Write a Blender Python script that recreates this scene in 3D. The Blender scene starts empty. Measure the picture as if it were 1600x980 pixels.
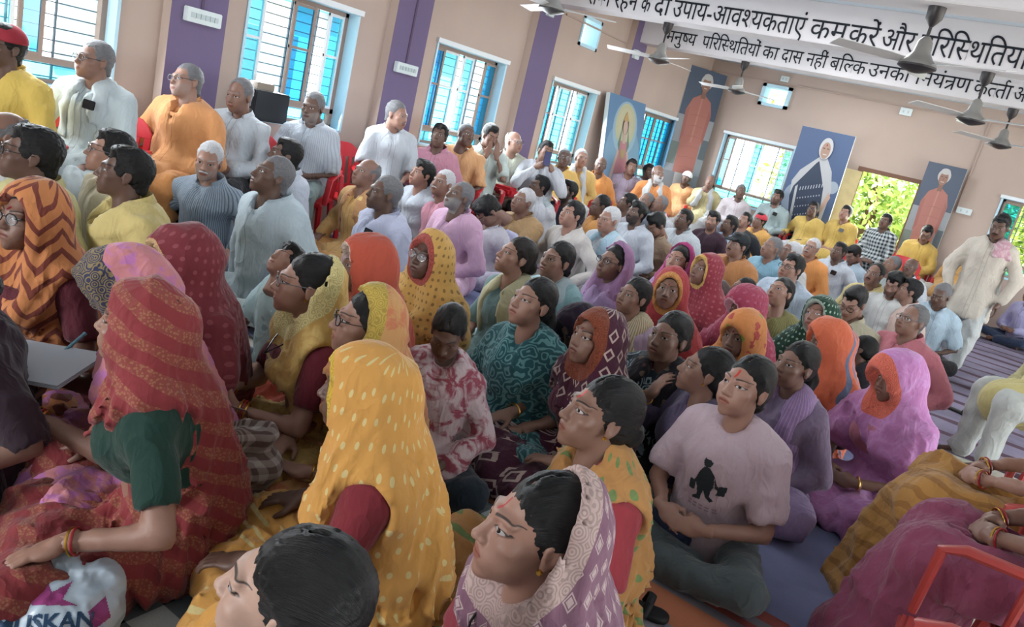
import bpy, bmesh, math, random
import numpy as np
from mathutils import Matrix, Vector
from math import pi, radians

C = bpy.context.scene.collection
SC = bpy.context.scene
# ------------------------------------------------------------------ camera (a phone held tilted), sky, sun, exposure
YAW, PITCH, ROLL, FPX = radians(31.6534682), radians(14.48551452), radians(-13.97268487), 1200.
_cy, _sy = math.cos(YAW), math.sin(YAW)
CF = np.array([-_sy * math.cos(PITCH), _cy * math.cos(PITCH), -math.sin(PITCH)])
_r = np.array([_cy, _sy, 0]); _d = np.cross(CF, _r)
CR = _r * math.cos(ROLL) + _d * math.sin(ROLL); CD = -_r * math.sin(ROLL) + _d * math.cos(ROLL)
def ray(x, y):
    v = CF * FPX + CR * (x - 800) + CD * (y - 490); return v / np.linalg.norm(v)
CAMPOS = np.array([0, 0, 1.5])
def on(ax, val, x, y):
    """the point of the plane ax=val that is seen at x, y of the 1600 x 980 photograph"""
    v = ray(x, y); return CAMPOS + v * ((val - CAMPOS[ax]) / v[ax])
def onz_(x, y, z): return on(2, z, x, y)
cam = bpy.data.cameras.new('camera'); cam.sensor_width = 36; cam.lens = FPX / 1600 * 36; cam.clip_start = .05; cam.clip_end = 300
camo = bpy.data.objects.new('camera', cam); C.objects.link(camo)
camo.matrix_world = Matrix(((CR[0], -CD[0], -CF[0], 0), (CR[1], -CD[1], -CF[1], 0), (CR[2], -CD[2], -CF[2], 1.5), (0, 0, 0, 1)))
SC.camera = camo
SC.view_settings.view_transform = 'Standard'; SC.view_settings.look = 'None'; SC.view_settings.gamma = 1; SC.view_settings.use_curve_mapping = False
SC.view_settings.exposure = 0.5
world = bpy.data.worlds.new('sky'); SC.world = world; world.use_nodes = True
_bg = world.node_tree.nodes['Background']; _bg.inputs[0].default_value = (.84, .92, 1.0, 1); _bg.inputs[1].default_value = 3.0
def lamp(name, kind, loc, rot, energy, color=(1, 1, 1), size=1., size_y=None):
    L = bpy.data.lights.new(name, kind); L.energy = energy; L.color = color
    if kind == 'AREA':
        L.size = size
        if size_y: L.shape = 'RECTANGLE'; L.size_y = size_y
    if kind == 'SUN': L.angle = radians(1)
    o = bpy.data.objects.new(name, L); C.objects.link(o); o.location = loc; o.rotation_euler = rot; return o
lamp('sun', 'SUN', (0, 0, 20), (radians(36), 0, radians(58)), 17.0, (1, .95, .86))
# daylight at the left windows and far door; other area lamps are added fill
for wy in (2.3, 4.5, 6.75, 8.95, 11.7): lamp('window_daylight', 'AREA', (-5.28, wy, 1.5), (0, radians(-75), 0), 34, (.90, .96, 1), 1.0, 1.1)
for wy in (.55, 3.15, 5.75, 8.35, 10.95): lamp('right_fill', 'AREA', (6.0, wy, 1.6), (0, radians(90), 0), 62, (.93, .97, 1), 2.0, 2.2)  # added fill from the unseen right side, brightens the crowd
lamp('front_fill', 'AREA', (-3.8, -5.1, 1.8), (radians(80), 0, 0), 250, (.95, .97, 1), 2.2, 2.0)  # added fill from behind the camera, lifts the people in front
lamp('door_daylight', 'AREA', (-2.05, 13.0, 1.1), (radians(-90), 0, 0), 30, (.95, 1, .92), .8, 1.7)
for ly, lx in ((3.6, -3.0), (6.6, -2.0), (9.1, -2.5), (11.7, -2.5)): lamp('ceiling_fill', 'AREA', (lx, ly, 3.05), (0, 0, 0), 26 if ly > 4 else 16, (.96, .98, 1), 1.2, .3)  # added fill under the ceiling, no tube fittings in view
# ------------------------------------------------------------------ volumes and meshing
def smin(a, b, k):
    h = np.clip(.5 + .5 * (a - b) / k, 0, 1)
    return a * (1 - h) + b * h - k * h * (1 - h)

def nrm(v):
    v = np.asarray(v, float); return v / (np.linalg.norm(v) + 1e-9)

class Vol:
    """a distance field on a grid: rounded cones and ellipsoids melt together, then a surface is drawn through it"""
    def __init__(s, lo, hi, h):
        s.h = h; s.lo = np.array(lo, float); s.hi = np.array(hi, float)
        s.n = np.ceil((s.hi - s.lo) / h).astype(int) + 1
        s.ax = [(s.lo[i] + h * np.arange(s.n[i])).astype(np.float32) for i in range(3)]
        s.d = np.full(s.n, .2, np.float32)
    def reg(s, lo, hi):
        i0 = np.clip(np.floor((np.asarray(lo) - s.lo) / s.h).astype(int), 0, s.n - 1)
        i1 = np.clip(np.ceil((np.asarray(hi) - s.lo) / s.h).astype(int) + 1, 1, s.n)
        if (i1 <= i0).any(): return None, None
        sl = tuple(slice(a, b) for a, b in zip(i0, i1))
        g = np.meshgrid(*[s.ax[i][sl[i]] for i in range(3)], indexing='ij', sparse=True)
        return sl, g
    def put(s, sl, v, k, cut):
        d = s.d[sl]
        if cut: s.d[sl] = -smin(-d, v, max(k, 1e-5))
        else: s.d[sl] = smin(d, v, max(k, 1e-5))
    def cone(s, a, b, ra, rb=None, k=.02, cut=False):
        a = np.asarray(a, float); b = np.asarray(b, float); rb = ra if rb is None else rb
        m = max(ra, rb) + k + 2.5 * s.h
        sl, g = s.reg(np.minimum(a, b) - m, np.maximum(a, b) + m)
        if sl is None: return s
        ab = b - a; L = float(ab @ ab) + 1e-9
        t = np.clip(((g[0] - a[0]) * ab[0] + (g[1] - a[1]) * ab[1] + (g[2] - a[2]) * ab[2]) / L, 0, 1)
        v = np.sqrt((g[0] - a[0] - t * ab[0]) ** 2 + (g[1] - a[1] - t * ab[1]) ** 2 + (g[2] - a[2] - t * ab[2]) ** 2) - (ra + (rb - ra) * t)
        s.put(sl, v, k, cut); return s
    def ellv(s, g, c, r, R=None):
        x, y, z = g[0] - c[0], g[1] - c[1], g[2] - c[2]
        if R is not None:
            R = np.asarray(R, float)   # columns = axes
            x, y, z = (x * R[0, i] + y * R[1, i] + z * R[2, i] for i in range(3))
        k0 = np.sqrt((x / r[0]) ** 2 + (y / r[1]) ** 2 + (z / r[2]) ** 2) + 1e-6
        k1 = np.sqrt((x / r[0] ** 2) ** 2 + (y / r[1] ** 2) ** 2 + (z / r[2] ** 2) ** 2) + 1e-6
        return k0 * (k0 - 1) / k1
    def ell(s, c, r, k=.02, R=None, cut=False):
        c = np.asarray(c, float); m = (np.array(r) if R is None else np.full(3, max(r))) + k + 2.5 * s.h
        sl, g = s.reg(c - m, c + m)
        if sl is None: return s
        s.put(sl, s.ellv(g, c, r, R), k, cut); return s
    def plane(s, n, c, k=.01):
        g = np.meshgrid(*s.ax, indexing='ij', sparse=True)
        v = n[0] * g[0] + n[1] * g[1] + n[2] * g[2] - c
        s.d = -smin(-s.d, -v, k).astype(np.float32); return s
    def fold(s, fn, band=.05):
        idx = np.nonzero(np.abs(s.d) < band)
        p = np.stack([s.ax[i][idx[i]] for i in range(3)], 1)
        s.d[idx] += fn(p); return s
    def mesh(s):
        d = s.d.copy()
        for ax in range(3):
            for e in (0, -1):
                i = [slice(None)] * 3; i[ax] = e; d[tuple(i)] = np.maximum(d[tuple(i)], s.h * .3)
        S = d < 0
        cs = S[:-1, :-1, :-1].astype(np.int8)
        for o in ((1,0,0),(0,1,0),(1,1,0),(0,0,1),(1,0,1),(0,1,1),(1,1,1)):
            cs = cs + S[tuple(slice(o[i], d.shape[i] - 1 + o[i]) for i in range(3))]
        ci = np.nonzero((cs > 0) & (cs < 8)); N = len(ci[0])
        if N == 0: return np.zeros((0, 3)), np.zeros((0, 4), int)
        ids = np.full(cs.shape, -1, np.int32); ids[ci] = np.arange(N)
        off = [(0,0,0),(1,0,0),(0,1,0),(1,1,0),(0,0,1),(1,0,1),(0,1,1),(1,1,1)]
        vals = np.stack([d[ci[0] + o[0], ci[1] + o[1], ci[2] + o[2]] for o in off], 1)
        acc = np.zeros((N, 3)); cnt = np.zeros(N)
        for a, b in ((0,1),(2,3),(4,5),(6,7),(0,2),(1,3),(4,6),(5,7),(0,4),(1,5),(2,6),(3,7)):
            m = (vals[:, a] < 0) != (vals[:, b] < 0)
            va, vb = vals[m, a], vals[m, b]; t = va / (va - vb)
            A = np.array(off[a], float); B = np.array(off[b], float)
            acc[m] += A + t[:, None] * (B - A); cnt[m] += 1
        V = s.lo + s.h * (np.stack(ci, 1) + acc / cnt[:, None])
        F = []
        for ax in range(3):
            u, w = (ax + 1) % 3, (ax + 2) % 3
            sa = [slice(None)] * 3; sb = [slice(None)] * 3
            sa[ax] = slice(0, -1); sb[ax] = slice(1, None)
            A, B = S[tuple(sa)], S[tuple(sb)]
            e = np.nonzero(A != B); e = np.stack(e, 1)
            ok = (e[:, u] > 0) & (e[:, w] > 0) & (e[:, u] < d.shape[u] - 1) & (e[:, w] < d.shape[w] - 1)
            e = e[ok]
            if not len(e): continue
            q = []
            for du, dw in ((0,0),(1,0),(1,1),(0,1)):
                c = e.copy(); c[:, u] -= du; c[:, w] -= dw
                q.append(ids[c[:, 0], c[:, 1], c[:, 2]])
            q = np.stack(q, 1)
            fl = A[e[:, 0], e[:, 1], e[:, 2]]
            q[~fl] = q[~fl][:, ::-1]
            F.append(q)
        return V, np.concatenate(F)

def mk_mesh(name, V, F, attrs=None, smooth=True):
    me = bpy.data.meshes.new(name)
    V = np.asarray(V, np.float32); F = np.asarray(F, np.int32); k = F.shape[1]
    me.vertices.add(len(V)); me.vertices.foreach_set('co', V.ravel())
    me.loops.add(F.size); me.loops.foreach_set('vertex_index', F.ravel())
    me.polygons.add(len(F)); me.polygons.foreach_set('loop_start', np.arange(0, F.size, k, dtype=np.int32))
    me.update(calc_edges=True)
    if smooth: me.polygons.foreach_set('use_smooth', np.ones(len(F), bool))
    for an, (ty, arr) in (attrs or {}).items():
        at = me.attributes.new(an, ty, 'POINT')
        at.data.foreach_set('vector' if ty == 'FLOAT_VECTOR' else 'value', np.asarray(arr, np.float32).ravel())
    return me

def link(name, me, m=None, parent=None):
    o = bpy.data.objects.new(name, me); C.objects.link(o)
    if m is not None: me.materials.append(m)
    if parent is not None: o.parent = parent
    return o

def tag(o, label=None, cat=None, group=None, kind=None):
    for k, v in (('label', label), ('category', cat), ('group', group), ('kind', kind)):
        if v: o[k] = v
    return o

def thing(name, label, cat, loc=(0, 0, 0), rz=0, group=None):
    o = bpy.data.objects.new(name, None); C.objects.link(o); o.empty_display_size = .1
    o.location = loc; o.rotation_euler = (0, 0, rz)
    return tag(o, label, cat, group)

def copy_tree(o, parent=None):
    c = o.copy(); C.objects.link(c)
    if parent is not None: c.parent = parent
    for ch in list(o.children): copy_tree(ch, c)
    return c

class MB:
    """collects boxes, tubes and polygons into one mesh"""
    def __init__(s): s.v = []; s.f = []
    def add(s, V, F):
        n = len(s.v); s.v += [tuple(map(float, p)) for p in V]; s.f += [tuple(int(i) + n for i in q) for q in F]; return s
    def box(s, lo, hi, M=None):
        x0, y0, z0 = lo; x1, y1, z1 = hi
        V = [(x0,y0,z0),(x1,y0,z0),(x1,y1,z0),(x0,y1,z0),(x0,y0,z1),(x1,y0,z1),(x1,y1,z1),(x0,y1,z1)]
        if M is not None: V = [M @ Vector(p) for p in V]
        return s.add(V, [(0,3,2,1),(4,5,6,7),(0,1,5,4),(1,2,6,5),(2,3,7,6),(3,0,4,7)])
    def tube(s, pts, r, n=8, cap=True, flat=1.0):
        pts = [np.array(p, float) for p in pts]; rs = r if hasattr(r, '__len__') else [r] * len(pts)
        V = []; F = []; prev = None
        for i, p in enumerate(pts):
            t = nrm(pts[min(i + 1, len(pts) - 1)] - pts[max(i - 1, 0)])
            if prev is None: prev = nrm(np.cross(t, (0, 0, 1) if abs(t[2]) < .9 else (1, 0, 0)))
            a = nrm(prev - t * (prev @ t)); b = np.cross(t, a); prev = a
            for j in range(n):
                w = 2 * pi * j / n; V.append(p + rs[i] * (np.cos(w) * a + flat * np.sin(w) * b))
        for i in range(len(pts) - 1):
            for j in range(n):
                k = (j + 1) % n; F.append((i*n+j, i*n+k, (i+1)*n+k, (i+1)*n+j))
        if cap: F.append(tuple(range(n))[::-1]); F.append(tuple((len(pts)-1)*n + j for j in range(n)))
        return s.add(V, F)
    def lathe(s, prof, c=(0, 0, 0), n=24, M=None):
        V = []; F = []
        for r, z in prof:
            for j in range(n):
                w = 2 * pi * j / n; p = Vector((c[0] + r * np.cos(w), c[1] + r * np.sin(w), c[2] + z)); V.append(M @ p if M else p)
        for i in range(len(prof) - 1):
            for j in range(n):
                k = (j + 1) % n; F.append((i*n+j, i*n+k, (i+1)*n+k, (i+1)*n+j))
        F.append(tuple(range(n))[::-1]); F.append(tuple((len(prof)-1)*n + j for j in range(n)))
        return s.add(V, F)
    def build(s, name, m=None, parent=None, smooth=False, bevel=0, loc=None):
        me = bpy.data.meshes.new(name); me.from_pydata(s.v, [], s.f); me.update()
        if bevel:
            bm = bmesh.new(); bm.from_mesh(me)
            bmesh.ops.bevel(bm, geom=[e for e in bm.edges if len(e.link_faces) == 2 and e.calc_face_angle(0) > .6], offset=bevel, segments=2, affect='EDGES', clamp_overlap=True)
            bm.to_mesh(me); bm.free()
        if smooth:
            me.polygons.foreach_set('use_smooth', np.ones(len(me.polygons), bool))
            me.set_sharp_from_angle(angle=.7)
        o = link(name, me, m, parent)
        if loc: o.location = loc
        return o

# ------------------------------------------------------------------ materials
def srgb(h):
    if isinstance(h, str):
        h = h.lstrip('#'); c = [int(h[i:i+2], 16) / 255 for i in (0, 2, 4)]
        return tuple(x / 12.92 if x <= .04045 else ((x + .055) / 1.055) ** 2.4 for x in c) + (1,)
    return tuple(h) + (1,)

class NT:
    def __init__(s, name):
        s.m = bpy.data.materials.new(name); s.m.use_nodes = True; s.t = s.m.node_tree; s.n = s.t.nodes
        s.b = s.n['Principled BSDF']; s.out = s.n['Material Output']
    def new(s, ty, **kw):
        n = s.n.new(ty)
        for k, v in kw.items(): setattr(n, k, v)
        return n
    def l(s, a, b): s.t.links.new(a, b)
    def val(s, sock, v):
        if hasattr(v, 'is_output'): s.l(v, sock)
        else: sock.default_value = v
    def math(s, op, a, b=0., c=0., clamp=False):
        n = s.new('ShaderNodeMath', operation=op, use_clamp=clamp)
        for i, v in enumerate((a, b, c)): s.val(n.inputs[i], v)
        return n.outputs[0]
    def mix(s, f, a, b, blend='MIX'):
        n = s.new('ShaderNodeMix', data_type='RGBA', blend_type=blend)
        s.val(n.inputs[0], f); s.val(n.inputs[6], a); s.val(n.inputs[7], b)
        return n.outputs[2]
    def noise(s, vec, scale, detail=2., rough=.5, dist=0.):
        n = s.new('ShaderNodeTexNoise'); n.inputs['Scale'].default_value = scale; n.inputs['Detail'].default_value = detail
        n.inputs['Roughness'].default_value = rough; n.inputs['Distortion'].default_value = dist
        if vec is not None: s.l(vec, n.inputs['Vector'])
        return n
    def obj(s): return s.new('ShaderNodeTexCoord').outputs['Object']
    def sep(s, v):
        n = s.new('ShaderNodeSeparateXYZ'); s.l(v, n.inputs[0]); return n.outputs
    def comb(s, x, y, z):
        n = s.new('ShaderNodeCombineXYZ')
        for i, v in enumerate((x, y, z)): s.val(n.inputs[i], v)
        return n.outputs[0]
    def mapr(s, v, a, b, c=0., d=1.):
        n = s.new('ShaderNodeMapRange'); s.l(v, n.inputs[0])
        for i, x in enumerate((a, b, c, d)): n.inputs[i + 1].default_value = x
        return n.outputs[0]
    def bump(s, h, strength=.3, dist=.01):
        n = s.new('ShaderNodeBump'); n.inputs['Strength'].default_value = strength; n.inputs['Distance'].default_value = dist
        s.l(h, n.inputs['Height']); s.l(n.outputs[0], s.b.inputs['Normal'])
    def attr(s, name, ty='GEOMETRY'): return s.new('ShaderNodeAttribute', attribute_name=name, attribute_type=ty)
    def set(s, **kw):
        for k, v in kw.items(): s.val(s.b.inputs[k.replace('_', ' ')], v)
        return s

_mc = {}
def plain(name, col, rough=.6, spec=.3, metal=0., bump=0., bscale=60, var=0.):
    key = (name, str(col), rough, metal)
    if key in _mc: return _mc[key]
    t = NT(name); c = srgb(col); t.set(Base_Color=c, Roughness=rough, Metallic=metal); t.b.inputs['Specular IOR Level'].default_value = spec
    if var or bump:
        v = t.obj(); n = t.noise(v, bscale, 4)
        if var:
            n2 = t.noise(v, bscale * .15, 3)
            t.set(Base_Color=t.mix(t.mapr(n2.outputs[0], .3, .7), tuple(x * (1 - var) for x in c[:3]) + (1,), tuple(min(1, x * (1 + var * .5)) for x in c[:3]) + (1,)))
        if bump: t.bump(n.outputs[0], bump, .004)
    _mc[key] = t.m; return t.m

def faded(c):
    c = srgb(c); g = .3 * c[0] + .55 * c[1] + .15 * c[2]
    k = 1 - .30 * min(1, max(0, (g - .42) / .3))       # washed cotton is never pure white
    return tuple((x + (g - x) * .20) * k * .95 for x in c[:3]) + (1,)

def cloth(c1, pat='plain', c2=None, c3=None, scale=1., rough=.85, seed=0., sheen=.15, seam=False):
    """woven cloth; c1 ground, c2 print, c3 border (where the mesh carries the border mark)"""
    key = ('cloth', c1, pat, c2, c3, scale, rough, seam)
    if key in _mc: return _mc[key]
    t = NT('cloth_' + pat); v = t.obj(); X, Y, Z = t.sep(v); A = faded(c1); B = faded(c2 or c1)
    mixf = None; out = None
    M = t.math
    ang = M('ARCTAN2', X, M('ADD', Y, .02))      # unrolls the cloth round the body
    U = M('ADD', M('MULTIPLY', ang, .22), M('MULTIPLY', Y, .35))
    def band(x, f, w): return M('LESS_THAN', M('FRACT', M('MULTIPLY', x, f * scale)), w)
    if pat == 'stripe': mixf = band(U, 62, .35)
    elif pat == 'check':
        mixf = M('MULTIPLY', M('ADD', band(U, 18, .5), band(Z, 18, .5)), .5)
    elif pat == 'finecheck': mixf = M('MULTIPLY', M('ADD', band(U, 45, .25), band(Z, 45, .25)), .5)
    elif pat == 'zigzag':
        tri = M('ABSOLUTE', M('SUBTRACT', M('FRACT', M('MULTIPLY', U, 6. * scale)), .5))
        w = t.noise(v, 7, 2); ph = M('ADD', M('ADD', M('MULTIPLY', Z, 14. * scale), M('MULTIPLY', tri, 2.2)), M('MULTIPLY', w.outputs[0], 1.3))
        mixf = M('LESS_THAN', M('FRACT', ph), .36)
    elif pat in ('dots', 'rings', 'diamond', 'paisley', 'dashes'):
        vo = t.new('ShaderNodeTexVoronoi', voronoi_dimensions='2D' if pat != 'paisley' else '3D')
        sc = {'dots': 26, 'rings': 11, 'diamond': 13, 'paisley': 16, 'dashes': 13}[pat] * scale
        vo.inputs['Scale'].default_value = sc; vo.inputs['Randomness'].default_value = {'dots': .25, 'rings': .15, 'diamond': 0., 'paisley': 1., 'dashes': .35}[pat]
        if pat in ('diamond', 'rings'): vo.distance = 'MANHATTAN'
        if pat == 'paisley':
            w = t.noise(v, 9, 2); mm = t.new('ShaderNodeMix', data_type='VECTOR'); mm.inputs[0].default_value = .12
            t.l(v, mm.inputs[4]); t.l(w.outputs[1], mm.inputs[5]); t.l(mm.outputs[1], vo.inputs['Vector'])
            mixf = M('GREATER_THAN', M('SINE', M('MULTIPLY', vo.outputs['Distance'], 24.)), .35)
        else:
            if pat == 'dashes': vec = t.comb(M('MULTIPLY', U, 1.4), M('MULTIPLY', Z, .75), 0.)
            else: vec = t.comb(U, Z, 0.)
            t.l(vec, vo.inputs['Vector']); D = vo.outputs['Distance']
            if pat == 'dots': mixf = M('LESS_THAN', D, .2)
            elif pat == 'dashes': mixf = M('LESS_THAN', D, .16)
            elif pat == 'rings': mixf = M('LESS_THAN', M('ABSOLUTE', M('SUBTRACT', D, .3)), .075)
            else: mixf = M('MULTIPLY', M('LESS_THAN', D, .36), M('SUBTRACT', 1., M('LESS_THAN', M('ABSOLUTE', M('SUBTRACT', D, .24)), .035)))
    elif pat == 'floral':
        vo = t.new('ShaderNodeTexVoronoi'); vo.inputs['Scale'].default_value = 14 * scale; t.l(v, vo.inputs['Vector'])
        w = t.noise(v, 40, 2)
        mixf = M('LESS_THAN', M('ADD', vo.outputs['Distance'], M('MULTIPLY', w.outputs[0], .5)), .52)
        cr = t.sep(vo.outputs['Color'])[0]
        out = t.mix(M('GREATER_THAN', cr, .55), B, srgb(c3 or c2))
        out = t.mix(mixf, A, out)
    elif pat == 'tiedye':
        w = t.noise(v, 13 * scale, 3, .6, 1.2); mixf = t.mapr(w.outputs[0], .46, .58)
    elif pat == 'band':
        w = t.noise(v, 5, 2); zz = M('ADD', M('ADD', Z, M('MULTIPLY', Y, .5)), M('MULTIPLY', w.outputs[0], .06))
        b1 = band(zz, 11, .5)
        vo = t.new('ShaderNodeTexVoronoi'); vo.inputs['Scale'].default_value = 130; t.l(v, vo.inputs['Vector'])
        mixf = M('MULTIPLY', b1, M('ADD', M('MULTIPLY', M('LESS_THAN', vo.outputs['Distance'], .42), .75), .25))
    elif pat == 'wave':
        w = M('SINE', M('MULTIPLY', Z, 34.)); uu = M('ADD', U, M('MULTIPLY', w, .012))
        mixf = M('MULTIPLY', M('LESS_THAN', M('FRACT', M('MULTIPLY', uu, 16 * scale)), .42), M('LESS_THAN', M('ABSOLUTE', M('SUBTRACT', uu, .33)), .085))
    elif pat == 'weave':
        w = t.noise(v, 300, 2); mixf = t.mapr(w.outputs[0], .4, .6)
    if out is None: out = A if mixf is None else t.mix(mixf, A, B)
    n1 = t.noise(v, 6, 3)
    out = t.mix(t.mapr(n1.outputs[0], .3, .7, 0, .22), out, t.mix(1., out, (.62, .62, .66, 1), 'MULTIPLY'))
    if c3 and pat != 'floral':
        bd = t.attr('bd').outputs['Fac']; f = M('GREATER_THAN', bd, .3)
        vo = t.new('ShaderNodeTexVoronoi'); vo.inputs['Scale'].default_value = 34; t.l(v, vo.inputs['Vector'])
        orn = M('GREATER_THAN', M('SINE', M('MULTIPLY', vo.outputs['Distance'], 30.)), .1)
        g = t.mix(t.math('MULTIPLY', orn, .75), srgb(c3.split('|')[0]), srgb(c3.split('|')[1]) if '|' in c3 else tuple(x * .6 for x in srgb(c3)[:3]) + (1,))
        out = t.mix(f, out, g)
    if seam:      # the stitched edge of the button placket
        sx = M('LESS_THAN', M('ABSOLUTE', M('SUBTRACT', M('ABSOLUTE', X), .019)), .0022)
        out = t.mix(M('MULTIPLY', M('MULTIPLY', sx, M('LESS_THAN', Y, -.08)), .5), out, t.mix(1., out, (.3, .3, .34, 1), 'MULTIPLY'))
    t.set(Base_Color=out, Roughness=rough); t.b.inputs['Specular IOR Level'].default_value = .2
    t.b.inputs['Sheen Weight'].default_value = sheen
    mp = t.new('ShaderNodeMapping'); mp.inputs['Scale'].default_value = (1, 1, .55); t.l(v, mp.inputs[0])
    def rid(sc, dist): 
        n_ = t.noise(mp.outputs[0], sc, 2, .5, dist).outputs[0]
        return M('SUBTRACT', 1., M('ABSOLUTE', M('MULTIPLY', M('SUBTRACT', n_, .5), 5.)))
    fine = t.noise(v, 420, 2)
    hgt = M('ADD', M('MULTIPLY', rid(9, .8), 1.), M('MULTIPLY', rid(24, .6), .3))
    t.bump(M('ADD', hgt, M('MULTIPLY', fine.outputs[0], .04)), .5, .010)
    _mc[key] = t.m; return t.m

def skin_material():
    t = NT('skin'); M = t.math
    hp = t.attr('hp'); x, y, z = t.sep(hp.outputs['Vector']); ax = M('ABSOLUTE', x)
    oi = t.new('ShaderNodeObjectInfo'); base = oi.outputs['Color']
    v = t.obj(); n = t.noise(v, 22, 3)
    col = t.mix(t.mapr(n.outputs[0], .3, .7, 0, .25), base, t.mix(1., base, (.72, .62, .6, 1), 'MULTIPLY'))
    face = M('LESS_THAN', y, -.045)
    P = lambda k: t.attr(k, 'OBJECT').outputs['Fac']
    def soft(d, w): return t.mapr(d, w, -w)       # d<0 inside
    # cheek and nose warmth
    def ell(cx, cz, rx, rz, xx=ax):
        return M('SUBTRACT', M('SQRT', M('ADD', M('POWER', M('DIVIDE', M('SUBTRACT', xx, cx), rx), 2.), M('POWER', M('DIVIDE', M('SUBTRACT', z, cz), rz), 2.))), 1.)
    # beard shade: jaw and lip area
    jaw = M('MULTIPLY', t.mapr(M('ADD', z, M('MULTIPLY', ax, -.35)), -.036, -.052), M('LESS_THAN', y, -.005))
    st = t.noise(hp.outputs['Vector'], 420, 2)
    bw = M('MULTIPLY', M('MULTIPLY', jaw, P('beard')), t.mapr(st.outputs[0], .3, .6, .55, 1))
    bc = t.mix(P('beard_white'), (.02, .018, .017, 1), (.55, .54, .52, 1))
    hb = M('GREATER_THAN', M('ADD', z, 1.), .0)
    col = t.mix(M('MULTIPLY', bw, M('GREATER_THAN', z, -.135)), col, bc)
    lipc = t.mix(.62, t.mix(1., base, (.95, .55, .52, 1), 'MULTIPLY'), P('lip_tone')) if False else t.mix(1., base, (.80, .47, .45, 1), 'MULTIPLY')
    lip = M('MULTIPLY', soft(ell(0., -.0600, .0235, .0115, x), .12), face)
    col = t.mix(M('MULTIPLY', lip, .85), col, lipc)
    ml = M('MULTIPLY', M('LESS_THAN', M('ABSOLUTE', M('ADD', z, .0602)), .0009), M('LESS_THAN', ax, .0225))
    col = t.mix(M('MULTIPLY', M('MULTIPLY', ml, face), .8), col, (.03, .012, .012, 1))
    # brows
    tt = M('DIVIDE', M('SUBTRACT', ax, .011), .044)
    bz = M('ADD', .0262, M('MULTIPLY', M('SINE', M('MULTIPLY', tt, 2.3)), .0058))
    inb = M('MULTIPLY', M('GREATER_THAN', tt, 0.), M('LESS_THAN', tt, 1.))
    th = M('MULTIPLY', M('SUBTRACT', 1.15, M('MULTIPLY', tt, .85)), M('MULTIPLY', P('brow'), .0034))
    br = M('MULTIPLY', M('MULTIPLY', inb, t.mapr(M('SUBTRACT', M('ABSOLUTE', M('SUBTRACT', z, bz)), th), .0009, -.0006)), M('LESS_THAN', y, -.02))
    col = t.mix(M('MULTIPLY', br, .9), col, t.mix(P('grey_brow'), (.012, .010, .010, 1), (.35, .34, .33, 1)))
    # eyes
    open_ = P('lid')                      # 1 open .. 0 shut
    ez = M('ADD', .0055, M('MULTIPLY', M('SUBTRACT', ax, .032), .06))
    lift = M('MULTIPLY', M('SUBTRACT', 1., open_), -.0040)
    e = M('SUBTRACT', M('SQRT', M('ADD', M('POWER', M('DIVIDE', M('SUBTRACT', ax, .0320), .0150), 2.), M('POWER', M('DIVIDE', M('SUBTRACT', z, M('ADD', ez, lift)), M('MAXIMUM', M('MULTIPLY', open_, .0062), .0006)), 2.))), 1.)
    lash = M('MULTIPLY', t.mapr(e, .34, .18), face)
    upper = t.mapr(M('SUBTRACT', z, ez), -.003, .001, .45, 1)
    col = t.mix(M('MULTIPLY', lash, upper), col, (.012, .009, .009, 1))
    eye = M('MULTIPLY', t.mapr(e, .06, -.06), face)
    gx = M('ADD', x, M('MULTIPLY', P('gaze'), .005))
    iris = t.mapr(M('SQRT', M('ADD', M('POWER', M('SUBTRACT', M('ABSOLUTE', gx), .0320), 2.), M('POWER', M('SUBTRACT', z, .0068), 2.))), .0066, .0058)
    ec = t.mix(iris, (.36, .33, .32, 1), (.018, .010, .007, 1))
    col = t.mix(eye, col, ec)
    # forehead mark
    bi = M('LESS_THAN', M('SQRT', M('ADD', M('POWER', x, 2.), M('POWER', M('SUBTRACT', z, .036), 2.))), M('MULTIPLY', P('bindi'), .0046))
    tl = M('MULTIPLY', M('LESS_THAN', ax, M('MULTIPLY', P('tilak'), .0042)), M('LESS_THAN', M('ABSOLUTE', M('SUBTRACT', z, .046)), .014))
    col = t.mix(M('MULTIPLY', M('MAXIMUM', bi, tl), face), col, t.mix(P('tilak'), (.16, .004, .012, 1), (.45, .03, .02, 1)))
    t.set(Base_Color=col); rgh = t.mix(eye, (.48, .48, .48, 1), (.12, .12, .12, 1)); t.l(rgh, t.b.inputs['Roughness'])
    t.b.inputs['Specular IOR Level'].default_value = .35
    t.b.inputs['Subsurface Weight'].default_value = 0.
    pores = t.noise(v, 330, 3); t.bump(pores.outputs[0], .12, .003)
    return t.m

def hair_material(name, c, rough=.42):
    t = NT(name); v = t.obj(); hp = t.attr('hp').outputs['Vector']
    x, y, z = t.sep(hp)
    r = t.math('ARCTAN2', x, t.math('ADD', z, .02))
    vec = t.comb(t.math('MULTIPLY', r, 1.2), t.math('MULTIPLY', y, .6), t.math('MULTIPLY', z, .6))
    n = t.noise(vec, 120, 3, .6); n2 = t.noise(vec, 30, 2)
    c = srgb(c); d = tuple(q * .5 for q in c[:3]) + (1,)
    t.set(Base_Color=t.mix(t.mapr(n.outputs[0], .35, .65), d, c), Roughness=rough)
    t.b.inputs['Specular IOR Level'].default_value = .3
    t.bump(t.math('ADD', n.outputs[0], t.math('MULTIPLY', n2.outputs[0], 1.)), .5, .006)
    return t.m
SKINM = skin_material()
HAIRM = {'black': hair_material('hair_black', '#0a090b'), 'brown': hair_material('hair_dark_brown', '#1b1311'), 'grey': hair_material('hair_grey', '#77777a', .6), 'white': hair_material('hair_white', '#c9cacd', .6)}
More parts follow.
